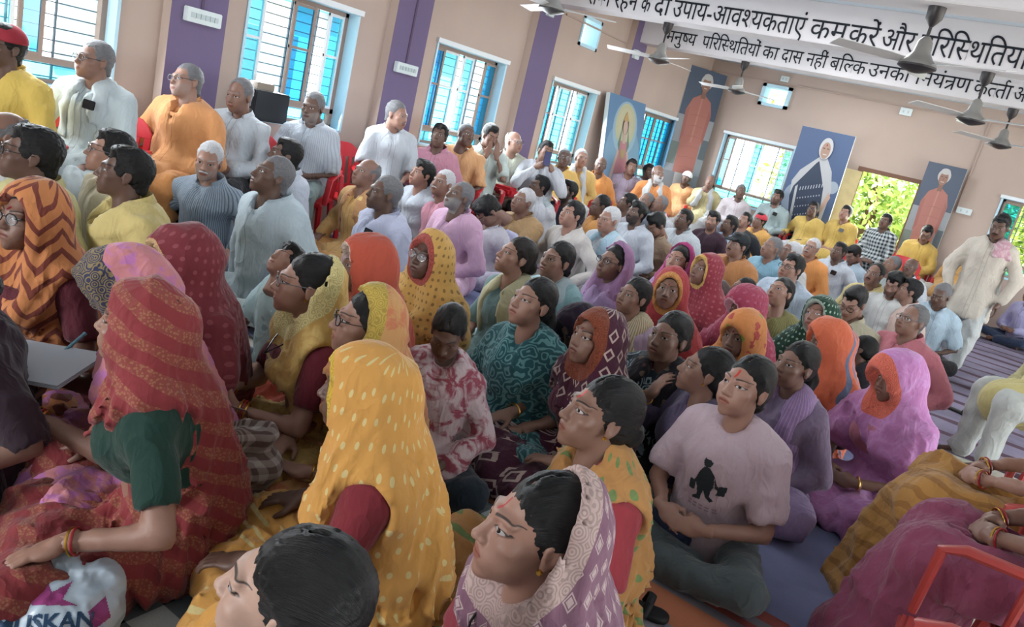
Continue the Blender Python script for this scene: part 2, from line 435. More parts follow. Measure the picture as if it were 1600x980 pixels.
GLM = {'black': plain('glasses_black', '#151518', .3, .5), 'steel': plain('glasses_steel', '#8d8f94', .25, .5, 1.), 'brown': plain('glasses_brown', '#3a2320', .3, .5)}
def _lens():
    t = NT('lens'); t.set(Base_Color=(.8, .85, .9, 1), Roughness=.05, Alpha=.16); return t.m
GLM['lens'] = _lens()
BTN = plain('button', '#d9d6cf', .4); PHONEM = plain('phone_black', '#15171c', .2, .5); GOLD = plain('gold', '#c79a45', .3, .5, 1.); REDB = plain('bangle_red', '#8f1d24', .3, .5)
# ------------------------------------------------------------------ heads, hair, hands (made once, in three finenesses)
def head_vol(kind, h):
    f = kind == 'f'; o = kind == 'o'
    v = Vol((-.1, -.14, -.21), (.1, .125, .135), h)
    v.ell((0, .018, .035), (.0725, .094, .083), .01)
    v.ell((0, -.028, -.018), (.058 if f else .061, .068, .086), .02)
    v.ell((0, -.040, -.066), (.043 if f else .050, .052, .043), .022)
    v.ell((0, -.078, -.096), (.017 if f else .021, .017, .016), .024)
    for s in (-1, 1):
        v.ell((s * .041, -.064, -.020), (.023, .020, .017 if not o else .014), .022)
        v.ell((s * .030, -.066, -.052), (.022, .024, .026), .02)
        v.cone((s * .012, -.088, .024), (s * .046, -.074, .026), .009 if f else .0115, .008, .016)
    v.ell((0, -.080, -.058), (.031, .020, .024), .016)
    for s in (-1, 1):
        v.ell((s * .031, -.103, .006), (.020, .017, .0125), .012, cut=True)
    v.cone((0, -.086, .020), (0, -.110, -.026), .0075, .0105, .012)
    v.ell((0, -.112, -.029), (.0115 if f else .0130, .0105, .0100), .006)
    for s in (-1, 1):
        v.ell((s * .0125, -.100, -.0315), (.0085, .0115, .0085), .005)
        v.ell((s * .0065, -.108, -.0395), (.0035, .006, .003), .003, cut=True)
    v.ell((0, -.0945, -.0545), (.0225, .0100, .0056), .006)
    v.ell((0, -.0925, -.0668), (.0195, .0105, .0068), .006)
    v.ell((0, -.106, -.0602), (.024, .0115, .0013), .0025, cut=True)
    for s in (-1, 1):
        v.ell((s * .032, -.0745, .0055), (.0135, .0130, .0130), .002)
        for z0, z1, r in ((.0115, .0125, .0036), (-.002, -.0005, .0030)):
            v.cone((s * .0165, -.0835, .0030 + z0 * .3), (s * .031, -.0885, z1), r * .8, r, .004)
            v.cone((s * .031, -.0885, z1), (s * .0475, -.0760, .0060 + z0 * .15), r, r * .7, .004)
        R = np.array([[1, 0, 0], [0, .97, -.22], [0, .22, .97]]).T
        v.ell((s * .0735, .012, -.002), (.0085, .019, .031), .006, R=R)
        v.ell((s * .0815, .008, .001), (.0055, .010, .018), .005, cut=True)
        v.ell((s * .070, .006, -.029), (.007, .009, .010), .006)
    if o:
        for s in (-1, 1):
            v.cone((s * .021, -.098, -.036), (s * .034, -.080, -.066), .0018, .0018, .006, cut=True)
    v.cone((0, .022, -.05), (0, .045, -.20), .047 if f else .056, .049 if f else .060, .022)
    return v

def hair_vol(style, h):
    lo, hi = (-.12, -.13, -.14), (.12, .15, .16)
    if style in ('pony', 'braid'): lo, hi = (-.12, -.13, -.46), (.12, .19, .16)
    v = Vol(lo, hi, h)
    if style in ('short', 'fringe', 'crop', 'recede', 'bald'):
        t = {'short': .010, 'fringe': .013, 'crop': .004, 'recede': .006, 'bald': .003}[style]
        v.ell((0, .024, .036), (.0765 + t * .45, .095 + t, .0885 + t), .01)
        v.cone((0, .06, -.01), (0, .068, -.055), .050, .044, .02)
        if style == 'fringe': v.ell((.008, -.040, .093), (.056, .040, .030), .025); v.ell((-.02, -.02, .108), (.05, .05, .024), .025)
        if style == 'short': v.ell((0, -.030, .102), (.052, .045, .024), .025)
        cut = {'short': ((0, -.096, -.038), (.070, .085, .088)), 'fringe': ((0, -.102, -.044), (.070, .085, .086)), 'crop': ((0, -.092, -.030), (.070, .088, .094)),
               'recede': ((0, -.080, .014), (.066, .088, .095)), 'bald': ((0, -.045, .085), (.071, .125, .090))}[style]
        v.ell(cut[0], cut[1], .016, cut=True)
        for s in (-1, 1): v.ell((s * .046, -.085, .052), (.026, .040, .032 if style != 'fringe' else .02), .012, cut=True)
        v.ell((0, -.075, -.09), (.085, .09, .085), .012, cut=True)
        for s in (-1, 1): v.ell((s * .087, .004, -.010), (.022, .026, .036), .006, cut=True)
        v.plane((0, -.35, -1), .048, .012)
        f = lambda p: .0032 * (np.sin(p[:, 0] * 210 + 7 * np.sin(p[:, 1] * 45)) * np.sin(p[:, 1] * 130 + p[:, 2] * 90) + .8 * np.sin(p[:, 0] * 430 + p[:, 2] * 210))
    else:
        v.ell((0, .0245, .036), (.0765, .1005, .0945), .01)
        v.ell((0, .055, -.005), (.065, .062, .068), .02)
        v.ell((0, -.112, -.032), (.070, .086, .099), .012, cut=True)
        v.ell((0, -.070, -.10), (.10, .09, .085), .012, cut=True)
        for s in (-1, 1):
            v.ell((s * .092, .006, -.014), (.024, .021, .031), .006, cut=True)
            v.cone((s * .066, -.020, .050), (s * .073, .020, .020), .008, .010, .012)
        v.cone((0, -.10, .070), (0, .02, .134), .0045, .003, .005, cut=True)
        v.plane((0, -.25, -1), .060, .012)
        if style == 'bun': v.ell((0, .118, -.022), (.046, .036, .042), .008)
        if style == 'low': v.ell((0, .098, -.055), (.042, .032, .036), .014)
        if style == 'pony':
            v.ell((0, .118, .015), (.022, .022, .022), .01)
            v.cone((0, .122, .01), (0, .150, -.06), .022, .034, .015); v.cone((0, .150, -.06), (0, .140, -.26), .034, .026, .02); v.cone((0, .140, -.26), (0, .128, -.40), .026, .008, .02)
        f = lambda p: .0016 * (np.sin(np.arctan2(p[:, 0], p[:, 2] + .03) * 62 + 4 * np.sin(p[:, 1] * 30)) + .7 * np.sin(np.arctan2(p[:, 0], p[:, 2] + .03) * 131 + 2 * np.sin(p[:, 1] * 50)))
    v.fold(f, .02); return v

def hand_vol(pose, h):
    """right hand, wrist at origin, fingers along +y, palm facing -z, thumb on -x"""
    v = Vol((-.085, -.045, -.085), (.07, .20, .04), h)
    v.cone((0, -.03, 0), (0, .012, 0), .0250, .0240, .012)
    v.ell((0, .052, -.002), (.037, .046, .0150), .018)
    v.ell((-.024, .034, -.010), (.018, .030, .015), .014); v.ell((.024, .036, -.008), (.014, .030, .013), .012)
    c = {'relax': .55, 'flat': .18, 'grip': 1.25, 'fist': 1.5}[pose]
    for x, L, r in ((-.027, .074, .0088), (-.009, .083, .0092), (.009, .077, .0088), (.026, .060, .0078)):
        p = np.array([x, .088, 0.]); a = -.10; sx = x * (.55 if pose != 'fist' else .1)
        for i, (q, w) in enumerate(((.46, .75), (.30, 1.), (.24, .8))):
            a2 = a + c * w * (.55 if i == 0 else .8)
            a = a2; dv = nrm((sx, np.cos(a), -np.sin(a)))
            e = p + dv * L * q; v.cone(p, e, r * (1 - .1 * i), r * (.92 - .1 * i), .0025 if i else .007); p = e
    tp = {'relax': ((-.030, .022, -.010), (-.056, .052, -.022), (-.060, .085, -.034)), 'flat': ((-.030, .022, -.006), (-.062, .050, -.010), (-.074, .080, -.012)),
          'grip': ((-.030, .022, -.012), (-.050, .050, -.036), (-.032, .078, -.056)), 'fist': ((-.030, .022, -.014), (-.046, .054, -.036), (-.018, .078, -.050))}[pose]
    v.cone(tp[0], tp[1], .0135, .0112, .012); v.cone(tp[1], tp[2], .0108, .0088, .004)
    return v

_tpl = {}
def tpl(kind, arg, lod):
    k = (kind, arg, lod)
    if k not in _tpl:
        h = {'head': (.0039, .0065, .0092, .0118), 'hair': (.0058, .0085, .0115, .014), 'hand': (.0054, .0080, .0115, .015)}[kind][lod]
        _tpl[k] = {'head': head_vol, 'hair': hair_vol, 'hand': hand_vol}[kind](arg, h).mesh()
    return _tpl[k]

_NT = np.random.RandomState(5).rand(32, 32, 32).astype(np.float32)
def vnoise(p):
    i = np.floor(p).astype(int); f = (p - i).astype(np.float32); f = f * f * (3 - 2 * f); i &= 31; j = (i + 1) & 31
    x, y, z = f[:, 0], f[:, 1], f[:, 2]; T_ = _NT
    c00 = T_[i[:, 0], i[:, 1], i[:, 2]] * (1 - x) + T_[j[:, 0], i[:, 1], i[:, 2]] * x
    c10 = T_[i[:, 0], j[:, 1], i[:, 2]] * (1 - x) + T_[j[:, 0], j[:, 1], i[:, 2]] * x
    c01 = T_[i[:, 0], i[:, 1], j[:, 2]] * (1 - x) + T_[j[:, 0], i[:, 1], j[:, 2]] * x
    c11 = T_[i[:, 0], j[:, 1], j[:, 2]] * (1 - x) + T_[j[:, 0], j[:, 1], j[:, 2]] * x
    return (c00 * (1 - y) + c10 * y) * (1 - z) + (c01 * (1 - y) + c11 * y) * z
def ridge(p, f, seed=0.):
    q = p * np.asarray(f, float) + seed
    w = vnoise(q * .6 + 11.3); n = vnoise(q + w[:, None] * 1.6)
    return 1 - np.abs(2 * n - 1) ** .8          # sharp crest where the cloth buckles

def rotm(yaw=0., pitch=0., roll=0.):
    """pitch up (face lifts), yaw to the person's left (+), roll"""
    cz, sz = np.cos(yaw), np.sin(yaw); cx, sx = np.cos(-pitch), np.sin(-pitch); cy, sy = np.cos(roll), np.sin(roll)
    Rz = np.array([[cz, -sz, 0], [sz, cz, 0], [0, 0, 1]]); Rx = np.array([[1, 0, 0], [0, cx, -sx], [0, sx, cx]]); Ry = np.array([[cy, 0, sy], [0, 1, 0], [-sy, 0, cy]])
    return Rz @ Rx @ Ry

def ik(S, T, l1, l2, pole):
    d = T - S; D = np.linalg.norm(d)
    if D > (l1 + l2) * .995: T = S + d / D * (l1 + l2) * .995; d = T - S; D = np.linalg.norm(d)
    a = (l1 * l1 - l2 * l2 + D * D) / (2 * D); hh = np.sqrt(max(l1 * l1 - a * a, 0))
    n = d / D; p = np.asarray(pole, float); p = nrm(p - n * (p @ n))
    return S + n * a + p * hh, T

def frame(y, z):
    y = nrm(y); x = nrm(np.cross(y, z)); z2 = np.cross(x, y); return np.stack([x, y, z2], 1)

SKIN = {'d': '#5d463c', 'm': '#7a5c4f', 'l': '#937061', 'f': '#ab8d7e'}
CAM = np.array([0, 0, 1.5])
N_PERSON = [0]

def person(px, py, label, pose='floor', B=45, Hd=None, up=8, roll=0., sex='m', hair='short', hc='black', skin='m', top='kurta', tc=('#d8dde2',), bot=None, bc=('#c9cdd2',),
           hands='lap', zh=None, sc=1., X=None, Y=None, veil=None, vc=None, lean=.04, fat=1., pole=None, glasses=None, moust=None, beard=0., bw=0., bindi=0., tilak=0., lid=.85, lod=None,
           cap=None, scarf=None, collar=None, side=1, extras=(), cat='person', bare=False, dist=None, at=None, necklace=False, gaze=0., pocket=None, bangles=0, buttons=False):
    rnd = random.Random(px * 7 + py * 13); f = sex == 'f'
    if Hd is None: Hd = B + 12
    if hc in ('grey', 'white') and hair == 'short': hair = 'crop'
    if zh is None: zh = {'floor': .71 if f else .76, 'hug': .74, 'chair': 1.19, 'stand': 1.57}[pose] * (sc if pose != 'chair' else 1)
    ry = ray(px, py)
    if X is not None: hw = CAM + ry * (X / ry[0])
    elif Y is not None: hw = CAM + ry * (Y / ry[1])
    elif at is not None: hw = np.array([at[0], at[1], zh])
    elif dist is not None: hw = CAM + ry * dist
    else: hw = CAM + ry * ((zh - CAM[2]) / ry[2])
    zh = hw[2]; cam_d = (hw - CAM) @ CF
    if lod is None: lod = 0 if cam_d < 2.5 else (1 if cam_d < 4.6 else (2 if cam_d < 7.6 else 3))
    h = {0: .0122, 1: .0178, 2: .0235, 3: .0275}[lod]
    toc = np.arctan2(-hw[1], -hw[0])
    rz = toc - radians(B) + pi / 2; hy = toc - radians(Hd) + pi / 2 - rz
    Rh = rotm(hy, radians(up), radians(roll))
    K = sc
    # ---- joints (local: forward -y, left +x, up z)
    seat = {'floor': .0, 'hug': 0., 'chair': .42, 'stand': .86}[pose]
    hd = np.array([0, -.05 - lean * 1.0, zh])
    N = np.array([0, -.012 - lean, zh - .150 * K]); Ch = np.array([0, .006 - lean * .8, zh - .275 * K]); Hp = np.array([0, .06, seat + .115])
    W = (Ch + Hp) / 2 + np.array([0, .02, -.01])
    sw = (.142 if f else .172) * K * (.5 + .5 * fat)
    SH = {s: np.array([s * sw,   .005 - lean, zh - .218 * K]) for s in (-1, 1)}
    l1, l2 = (.262 if f else .285) * K, (.228 if f else .250) * K
    hp = {s: np.array([s * .088 * K, .04, seat + .105]) for s in (-1, 1)}
    if pose == 'floor':
        kn = {s: np.array([s * .30 * K, -.27 * K, .125]) for s in (-1, 1)}; an = {s: np.array([-s * .11 * K, (-.31 if s == side else -.20) * K, .055]) for s in (-1, 1)}
    elif pose == 'hug':
        kn = {s: np.array([s * .12, -.30, .42]) for s in (-1, 1)}; an = {s: np.array([s * .09, -.40, .06]) for s in (-1, 1)}
    elif pose == 'chair':
        kn = {s: np.array([s * .15 * K, -.40 * K, .50]) for s in (-1, 1)}; an = {s: np.array([s * .13, -.42 + .03 * s, .08]) for s in (-1, 1)}
    else:
        kn = {1: np.array([.10, -.10, .47]), -1: np.array([-.10, .06, .47])}; an = {1: np.array([.11, -.20, .08]), -1: np.array([-.10, .28, .11])}
    # ---- hands
    up_l = {'floor': .20, 'hug': .30, 'chair': .585, 'stand': .8}[pose]; fy = {'floor': -.20, 'hug': -.36, 'chair': -.24, 'stand': 0}[pose]
    T = {}; HO = {}; HP = {s: 'relax' for s in (-1, 1)}
    for s in (-1, 1):
        hm = hands[0 if s == 1 else 1] if isinstance(hands, tuple) else hands      # (left, right)
        if isinstance(hm, dict): T[s] = np.array(hm['p'], float); HO[s] = (np.array(hm['y'], float), np.array(hm['z'], float)); HP[s] = hm.get('h', 'relax'); continue
        if hm == 'lap': T[s] = (s * .125, fy - (.04 if top == 'saree' else 0), up_l + (.045 if top == 'saree' else 0)); HO[s] = ((-s * .75, -.62, -.12), (0, -.1, 1))
        elif hm == 'clasp': T[s] = (s * .085, fy - .06, up_l + .045); HO[s] = ((-s * .9, -.42, -.08), (s * .25, -.75, .55)); HP[s] = 'grip'
        elif hm == 'knee': T[s] = kn[s] + np.array([-s * .035, .085, .105 + (.04 if top == 'saree' else 0)]); HO[s] = ((s * .25, -.95, -.35), (0, -.3, .95))
        elif hm == 'phone': T[s] = (s * .075, fy - .10, up_l + .11); HO[s] = ((-s * .62, -.62, .25), (s * .55, -.45, -.7)); HP[s] = 'grip'
        elif hm == 'hold': T[s] = (s * .10, -.30, zh - .17); HO[s] = ((-s * .55, -.5, .55), (s * .6, -.7, .2)); HP[s] = 'grip'
        elif hm == 'mouth': q = hd + Rh @ np.array([-s * .005, -.125, -.085]); T[s] = q + np.array([s * .055, -.03, -.10]); HO[s] = (q - T[s] + np.array([0, 0, .02]), (s * .2, -1, .2)); HP[s] = 'relax'
        elif hm == 'face': q = hd + Rh @ np.array([s * .028, -.125, -.05]); T[s] = q + np.array([s * .03, -.02, -.11]); HO[s] = ((-s * .22, .1, 1), (s * .25, -1, .1)); HP[s] = 'flat'
        elif hm == 'arm': T[s] = (s * .285, -.17, seat + .265); HO[s] = ((0, -1, -.12), (0, -.1, 1)); HP[s] = 'grip'
        elif hm == 'down': T[s] = (s * .25, -.05, seat - .07); HO[s] = ((0, -.05, -1), (s, 0, 0))
        elif hm == 'floor': T[s] = (s * .33, .02, .07); HO[s] = ((s * .3, -.9, -.25), (0, -.2, 1)); HP[s] = 'flat'
        elif hm == 'hug': T[s] = (s * .10, -.46, .26); HO[s] = ((-s * .9, -.3, -.1), (0, -1, .2)); HP[s] = 'grip'
        T[s] = np.array(T[s], float)
    EL = {}
    for s in (-1, 1):
        pl = (s * .75, .35, -.9) if pole is None else (s * pole[0], pole[1], pole[2])
        EL[s], T[s] = ik(SH[s], T[s], l1, l2, pl)
    ext = .62
    lo = np.array([-ext, -.72, -.02]); hi = np.array([ext, .48, zh + .17])
    if pose == 'stand': lo[1] = -.45; hi[1] = .5
    pts = np.array([*T.values(), *EL.values(), *kn.values(), *an.values(), hd, Hp])
    lo = np.maximum(lo, pts.min(0) - .23); hi = np.minimum(hi, pts.max(0) + .26); lo[2] = max(lo[2], 0.001 - 2 * h)
    # ---- body surface
    v = Vol(lo, hi, h * 1.8 if lod < 2 else h * 1.5)
    v.cone(Hp, W, .10 * K * fat, .095 * K * fat, .05).cone(W, Ch, .095 * K * fat, .10 * K * fat, .05)
    v.cone(SH[-1] * [.8, 1, 1], SH[1] * [.8, 1, 1], .055 * K, k=.05)
    nb = hd + Rh @ np.array([0, .035, -.12]); v.cone(N + [0, .012, -.02], nb, .062 * K, (.049 if f else .058) * K, .035)
    for s in (-1, 1):
        v.cone(SH[s], EL[s], .050 * K * (.6 + .4 * fat), .036 * K, .03).cone(EL[s], T[s], .036 * K, .0255 * K, .012)
        v.cone(hp[s], kn[s], .075 * K, .052 * K, .03).cone(kn[s], an[s], .050 * K, .034 * K, .02)
        ft = an[s] + (np.array([0, -.12, -.045]) if pose != 'floor' else np.array([-s * .11, -.05, -.02]))
        if pose == 'stand' and s == -1: ft = an[s] + np.array([0, -.11, -.07])
        v.cone(an[s], ft, .034 * K, .026 * K, .02)
        if lod < 2 and pose == 'chair':
            for q in range(5): v.cone(ft + [(-.030 + q * .015) * 1, .01, .002], ft + [(-.034 + q * .017), -.042 + .004 * abs(q - 2 + s), -.006], .0105 if q != (2 - 2 * s) else .014, .009, .004)
    BV, BF = v.mesh(); hpA = np.full((len(BV), 3), 9., np.float32)
    parts = [(BV, BF, hpA)]
    hk = 'f' if f else ('o' if hc in ('grey', 'white') else 'm')
    V, F = tpl('head', hk, lod); hs = K * (.97 if f else 1.)
    parts.append(((V * hs) @ Rh.T + hd, F, V))
    for s in (-1, 1):
        V, F = tpl('hand', HP[s], lod); V2 = V * (.93 if f else 1.04) * K * .98
        if s == 1: V2 = V2 * [-1, 1, 1]; F2 = F[:, ::-1]
        else: F2 = F
        parts.append((V2 @ frame(*HO[s]).T + T[s], F2, np.full((len(V), 3), 9.)))
    n = 0; Vs = []; Fs = []; As = []
    for V, F, A in parts: Vs.append(V); Fs.append(F + n); As.append(A); n += len(V)
    me = mk_mesh('person', np.concatenate(Vs), np.concatenate(Fs), {'hp': ('FLOAT_VECTOR', np.concatenate(As))})
    o = link('person', me, SKINM); tag(o, label, cat)
    loc = np.array([hw[0], hw[1], 0]) - np.array([[np.cos(rz), -np.sin(rz), 0], [np.sin(rz), np.cos(rz), 0], [0, 0, 1]]) @ np.array([hd[0], hd[1], 0])
    o.location = loc; o.rotation_euler = (0, 0, rz)
    sk = srgb(SKIN.get(skin, skin)); j = 1 + rnd.uniform(-.07, .07); o.color = tuple(min(1, c * j) for c in sk[:3]) + (1,)
    for k_, v_ in (('beard', float(beard)), ('beard_white', float(bw)), ('brow', .85 if f else 1.15), ('grey_brow', .8 if hc == 'white' else (.35 if hc == 'grey' else 0.)), ('lid', float(lid)), ('bindi', float(bindi)), ('tilak', float(tilak)), ('gaze', float(gaze))): o[k_] = v_
    # ---- hair
    def headpart(name, V, F, m):
        V2 = (V * hs) @ Rh.T + hd
        return link(name, mk_mesh(name, V2, F, {'hp': ('FLOAT_VECTOR', V)}), m, o)
    if hair and not (veil and veil.get('full')):
        V, F = tpl('hair', hair, lod); headpart('hair', V, F, HAIRM[hc])
    if moust:
        mv = Vol((-.05, -.12, -.09), (.05, -.06, -.02), .003 if lod == 0 else .0045)
        for s in (-1, 1):
            mv.cone((s * .003, -.1045, -.0445), (s * .020, -.0985, -.0485), .0062, .0055, .004).cone((s * .020, -.0985, -.0485), (s * .033, -.085, -.056), .0052, .003, .004)
        V, F = mv.mesh(); headpart('moustache', V, F, HAIRM[moust])
    if beard > .95 and lod < 2 or bw > .6:
        bv = Vol((-.07, -.12, -.14), (.07, 0, -.02), .006)
        bv.ell((0, -.050, -.075), (.051, .054, .044), .02).ell((0, -.080, -.100), (.024, .020, .020), .02)
        bv.ell((0, -.075, -.035), (.045, .06, .040), .01, cut=True); bv.plane((0, .2, 1), -.058, .006)
        V, F = bv.mesh()
        if len(V): headpart('beard', V, F, HAIRM['white' if bw > .6 else ('grey' if bw > .2 else 'black')])
    if glasses:
        mb = MB()
        for s in (-1, 1):
            pts = [(s * (.033 + .0245 * np.cos(a)), -.104 + .006 * (np.cos(a) * s * s > 0) * abs(np.cos(a)), .004 + .0185 * np.sin(a)) for a in np.linspace(0, 2 * pi, 17)]
            mb.tube(pts, .0016 if glasses != 'black' else .0022, 5, False)
            mb.tube([(s * .0575, -.099, .008), (s * .074, -.06, .010), (s * .079, .012, .012)], .0016, 5)
        mb.tube([(-.009, -.108, .009), (0, -.112, .011), (.009, -.108, .009)], .0015, 5)
        V = np.array(mb.v); mb.v = [tuple(p) for p in (V * hs) @ Rh.T + hd]
        g = mb.build('glasses', GLM[glasses], o, True)
        if lod < 2:
            ml = MB()
            for s in (-1, 1):
                P_ = [(s * (.033 + .0235 * np.cos(a)), -.1035, .004 + .0178 * np.sin(a)) for a in np.linspace(0, 2 * pi, 16, endpoint=False)]
                ml.add(P_, [tuple(range(16))])
            ml.v = [tuple(p) for p in (np.array(ml.v) * hs) @ Rh.T + hd]; ml.build('lens', GLM['lens'], g)
    if cap:
        cv = Vol((-.12, -.20, -.02), (.12, .15, .16), .005 if lod < 2 else .009)
        cv.ell((0, .018, .045), (.088, .106, .090), .01); cv.plane((0, .12, -1), -.034, .004)
        if cap[1] == 'peak': cv.ell((0, -.115, .050), (.068, .070, .008), .006, R=np.array([[1, 0, 0], [0, .96, .26], [0, -.26, .96]]).T)
        V, F = cv.mesh(); headpart('cap', V, F, cap[0])
    # ---- lower garment
    def grav(vv): vv.plane((0, 0, -1), -.004, .004); return vv
    fs = rnd.uniform(0, 9)
    def wr(a, f1=13., f2=30.):
        def fn(p):
            return -a * (1.25 * (ridge(p, (f1, f1, f1 * .62), fs) - .50) + .24 * (ridge(p, (f2, f2, f2 * .8), fs + 4) - .62))
        return fn
    def lapfold(a):
        def fn(p):                                 # folds that fan out from the waist over the knees
            x, y, z = p[:, 0], p[:, 1] - .05, p[:, 2] - seat
            r = np.sqrt(x * x + y * y) + .03; t_ = np.arctan2(x, -y)
            q = np.stack([t_ * 4.2 + 1.1 * z, r * 4.5, z * 5.], 1)
            return -a * (1.3 * (ridge(q, (1.3, 1., 1.), fs) - .62) + .45 * (ridge(p, (24, 24, 24), fs + 2) - .62))
        return fn
    bot = bot or ('dhoti' if top == 'kurta' else 'pants')
    drape = bot in ('saree', 'dhoti', 'salwar')
    v = Vol(lo, hi, h * 1.22)
    kk = .075 if bot == 'saree' else (.05 if drape else .022)
    r1, r2, r3 = {'pants': (.088, .066, .052), 'dhoti': (.095, .082, .072), 'salwar': (.095, .085, .07), 'saree': (.10, .088, .085)}[bot]
    v.cone(Hp + [0, .01, -.02], Hp + [0, -.02, .05], .125 * K * fat, .115 * K * fat, .05)
    for s in (-1, 1):
        a_ = an[s] + (kn[s] - an[s]) * (.10 if not drape else .05)
        v.cone(hp[s], kn[s], r1 * K * (.6 + .4 * fat), r2 * K, kk).cone(kn[s], a_, r2 * K, r3 * K, kk)
    if bot == 'saree':
        if pose == 'floor': v.ell((0, -.20, .085), (.30 * K, .24 * K, .085), .07)
        elif pose == 'chair': v.cone((0, -.40, .44), (0, -.46, .06), .15, .19, .06); v.ell((0, -.50, .03), (.24, .16, .05), .04)
    elif drape and pose == 'floor': v.ell((0, -.19, .075), (.27 * K, .20 * K, .065), .06)
    elif bot == 'dhoti' and pose == 'chair': v.cone((0, -.38, .46), (0, -.40, .22), .12, .12, .06)
    grav(v)
    saree = top == 'saree'
    botm = cloth(*bc)
    if not saree:
        v.fold(lapfold(.036) if drape else wr(.026, 10, 24)); V, F = v.mesh(); link({'pants': 'trousers', 'dhoti': 'dhoti', 'salwar': 'salwar', 'saree': 'skirt'}[bot], mk_mesh('trousers', V, F), botm, o)
    # ---- upper garment
    u = Vol(lo, hi, h); topm = cloth(*tc)
    loose = {'kurta': 1.12, 'shirt': 1.06, 'tee': 1.08, 'saree': .95, 'kameez': 1.08, 'blouse': .98}[top] * fat
    u.cone(Hp + [0, 0, .02], W, .125 * K * loose, .122 * K * loose, .06).cone(W, Ch, .122 * K * loose, .128 * K * loose, .06)
    u.ell(Ch + [0, 0, .03], (.165 * K * loose * (.93 if f else 1.05), .118 * K * loose, .15 * K), .04)
    if f:
        q = 1 if saree else .9
        for s in (-1, 1): u.ell(Ch + [s * .066 * K, -.078 * K * q, -.035 * K], (.062 * K, .056 * K, .064 * K), .045)
    if not saree:      # cloth hangs from chest to lap
        u.cone(Ch + [0, -.03, -.02], Hp + [0, -.05, .06], .130 * K * loose, .148 * K * loose, .06)
    u.cone(SH[-1] * [.86, 1, 1] + [0, 0, -.004], SH[1] * [.86, 1, 1] + [0, 0, -.004], .068 * K, k=.05)
    u.cone(N + [0, .014, -.060], N + [0, .018, -.030], .084 * K, .062 * K, .02)
    long_ = collar in ('long', 'band', None) and top in ('kurta', 'kameez') or collar == 'long'
    cuts = []
    for s in (-1, 1):
        rs = {'kurta': .070, 'shirt': .068, 'tee': .070, 'saree': .055, 'kameez': .060, 'blouse': .055}[top] * K * (.7 + .3 * fat)
        if long_:
            u.cone(SH[s], EL[s], rs, rs * .86, .03).cone(EL[s], EL[s] + (T[s] - EL[s]) * .90, rs * .84, .044 * K, .02)
        else:
            q = {'tee': .72, 'shirt': .86, 'saree': .66, 'kameez': .95, 'blouse': .66, 'kurta': .9}[top]
            e = SH[s] + (EL[s] - SH[s]) * q; u.cone(SH[s], e, rs, rs * (1.02 if top in ('tee', 'shirt') else .96), .03)
            dn = nrm(EL[s] - SH[s]); cuts.append((e + dn * .068 * K, e + dn * .20, .066 * K, .080))
    if not saree:   # tails over the hips and lap
        if pose in ('floor', 'hug'): u.ell((0, .02, .12), (.175 * K * fat, .165 * K * fat, .12), .05); 
        if pose == 'floor' and top in ('kurta', 'kameez'): u.ell((0, -.13, .135), (.25 * K, .19 * K, .085), .05)
        if pose == 'chair': u.cone((0, .04, .56), (0, -.16 if top != 'shirt' else -.04, .525), .145 * K * fat, .13 * K, .05)
        if pose == 'chair' and top == 'kurta': u.cone((0, -.2, .50), (0, -.36, .48), .155, .15, .06)
        if pose == 'stand': u.cone((0, .04, .95), (0, .02, .60), .17, .205, .06); u.plane((0, 0, -1), -.56, .01)
    if pose == 'chair' and not saree: u.cone(W + [0, -.01, 0], [0, -.13, .585], .142 * K * loose, .135, .08)
    u0 = u.d.copy()
    grav(u)
    u.fold(wr(.008 if saree else (.025 if top != 'tee' else .021), 9 if not saree else 14, 24))
    # neckline and sleeve ends are cut after the cloth has folded
    nk = N + np.array([0, -.055, .030]) if top != 'saree' else N + np.array([0, -.07, .02])
    u.ell(nk, (.050 * K, .075 * K, .045 * K), .012, cut=True)
    if top in ('kurta', 'shirt', 'tee', 'kameez'): u.cone(N + [0, -.085, .02], N + [0, -.155, -.10 if top != 'tee' else -.045], .042, .012 if top != 'tee' else .02, .008, cut=True)
    else: u.ell(N + [0, -.10, -.03], (.072 * K, .075, .060), .012, cut=True)
    u.ell(hd + Rh @ np.array([0, -.04, -.075]), (.062 * K, .08 * K, .060 * K), .01, cut=True)
    if top in ('shirt', 'kurta') and not f: u.ell(N + [0, .014, .040], (.074 * K, .074 * K, .040), .006, cut=True)
    for c_ in cuts: u.cone(*c_, .004, cut=True)
    if top in ('shirt', 'kurta') and lod < 2:       # the placket shows as a shallow line down the chest
        for q in range(5): u.cone(Ch + [.018, -.150 * loose - .012, .10 - .06 * q], Ch + [.018, -.150 * loose - .012, .04 - .06 * q], .016, .016, .003, cut=False) if False else None
    if saree: u.plane((0, 0, -1), -(Ch[2] - .115 * K), .006)
    V, F = u.mesh(); nm = {'kurta': 'kurta', 'shirt': 'shirt', 'tee': 'tshirt', 'saree': 'blouse', 'kameez': 'kameez', 'blouse': 'blouse'}[top]
    topo = link(nm, mk_mesh(nm, V, F), cloth(*tc, seam=top in ('shirt', 'kurta') and not f), o)
    if top in ('shirt', 'kurta') and not f:      # collar as its own raised piece
        cb = MB(); A_ = np.linspace(-2.55, 2.55, 19); V = []
        for i, a in enumerate(A_):
            w = a / 2.55; c0 = N + np.array([.081 * np.sin(a) * K, .012 + .078 * np.cos(a) * K, (.040) - .056 * w * w]); hh = .030 if top == 'kurta' else .036
            V += [c0 + [0, 0, -.012], c0 + [np.sin(a) * .003, .003 * np.cos(a), hh], c0 + np.array([np.sin(a) * (.005 if top == 'kurta' else .022), (.005 if top == 'kurta' else .022) * np.cos(a), hh + .002 if top == 'kurta' else hh * .05 - .020 * abs(w) ** 6])]
        F_ = []
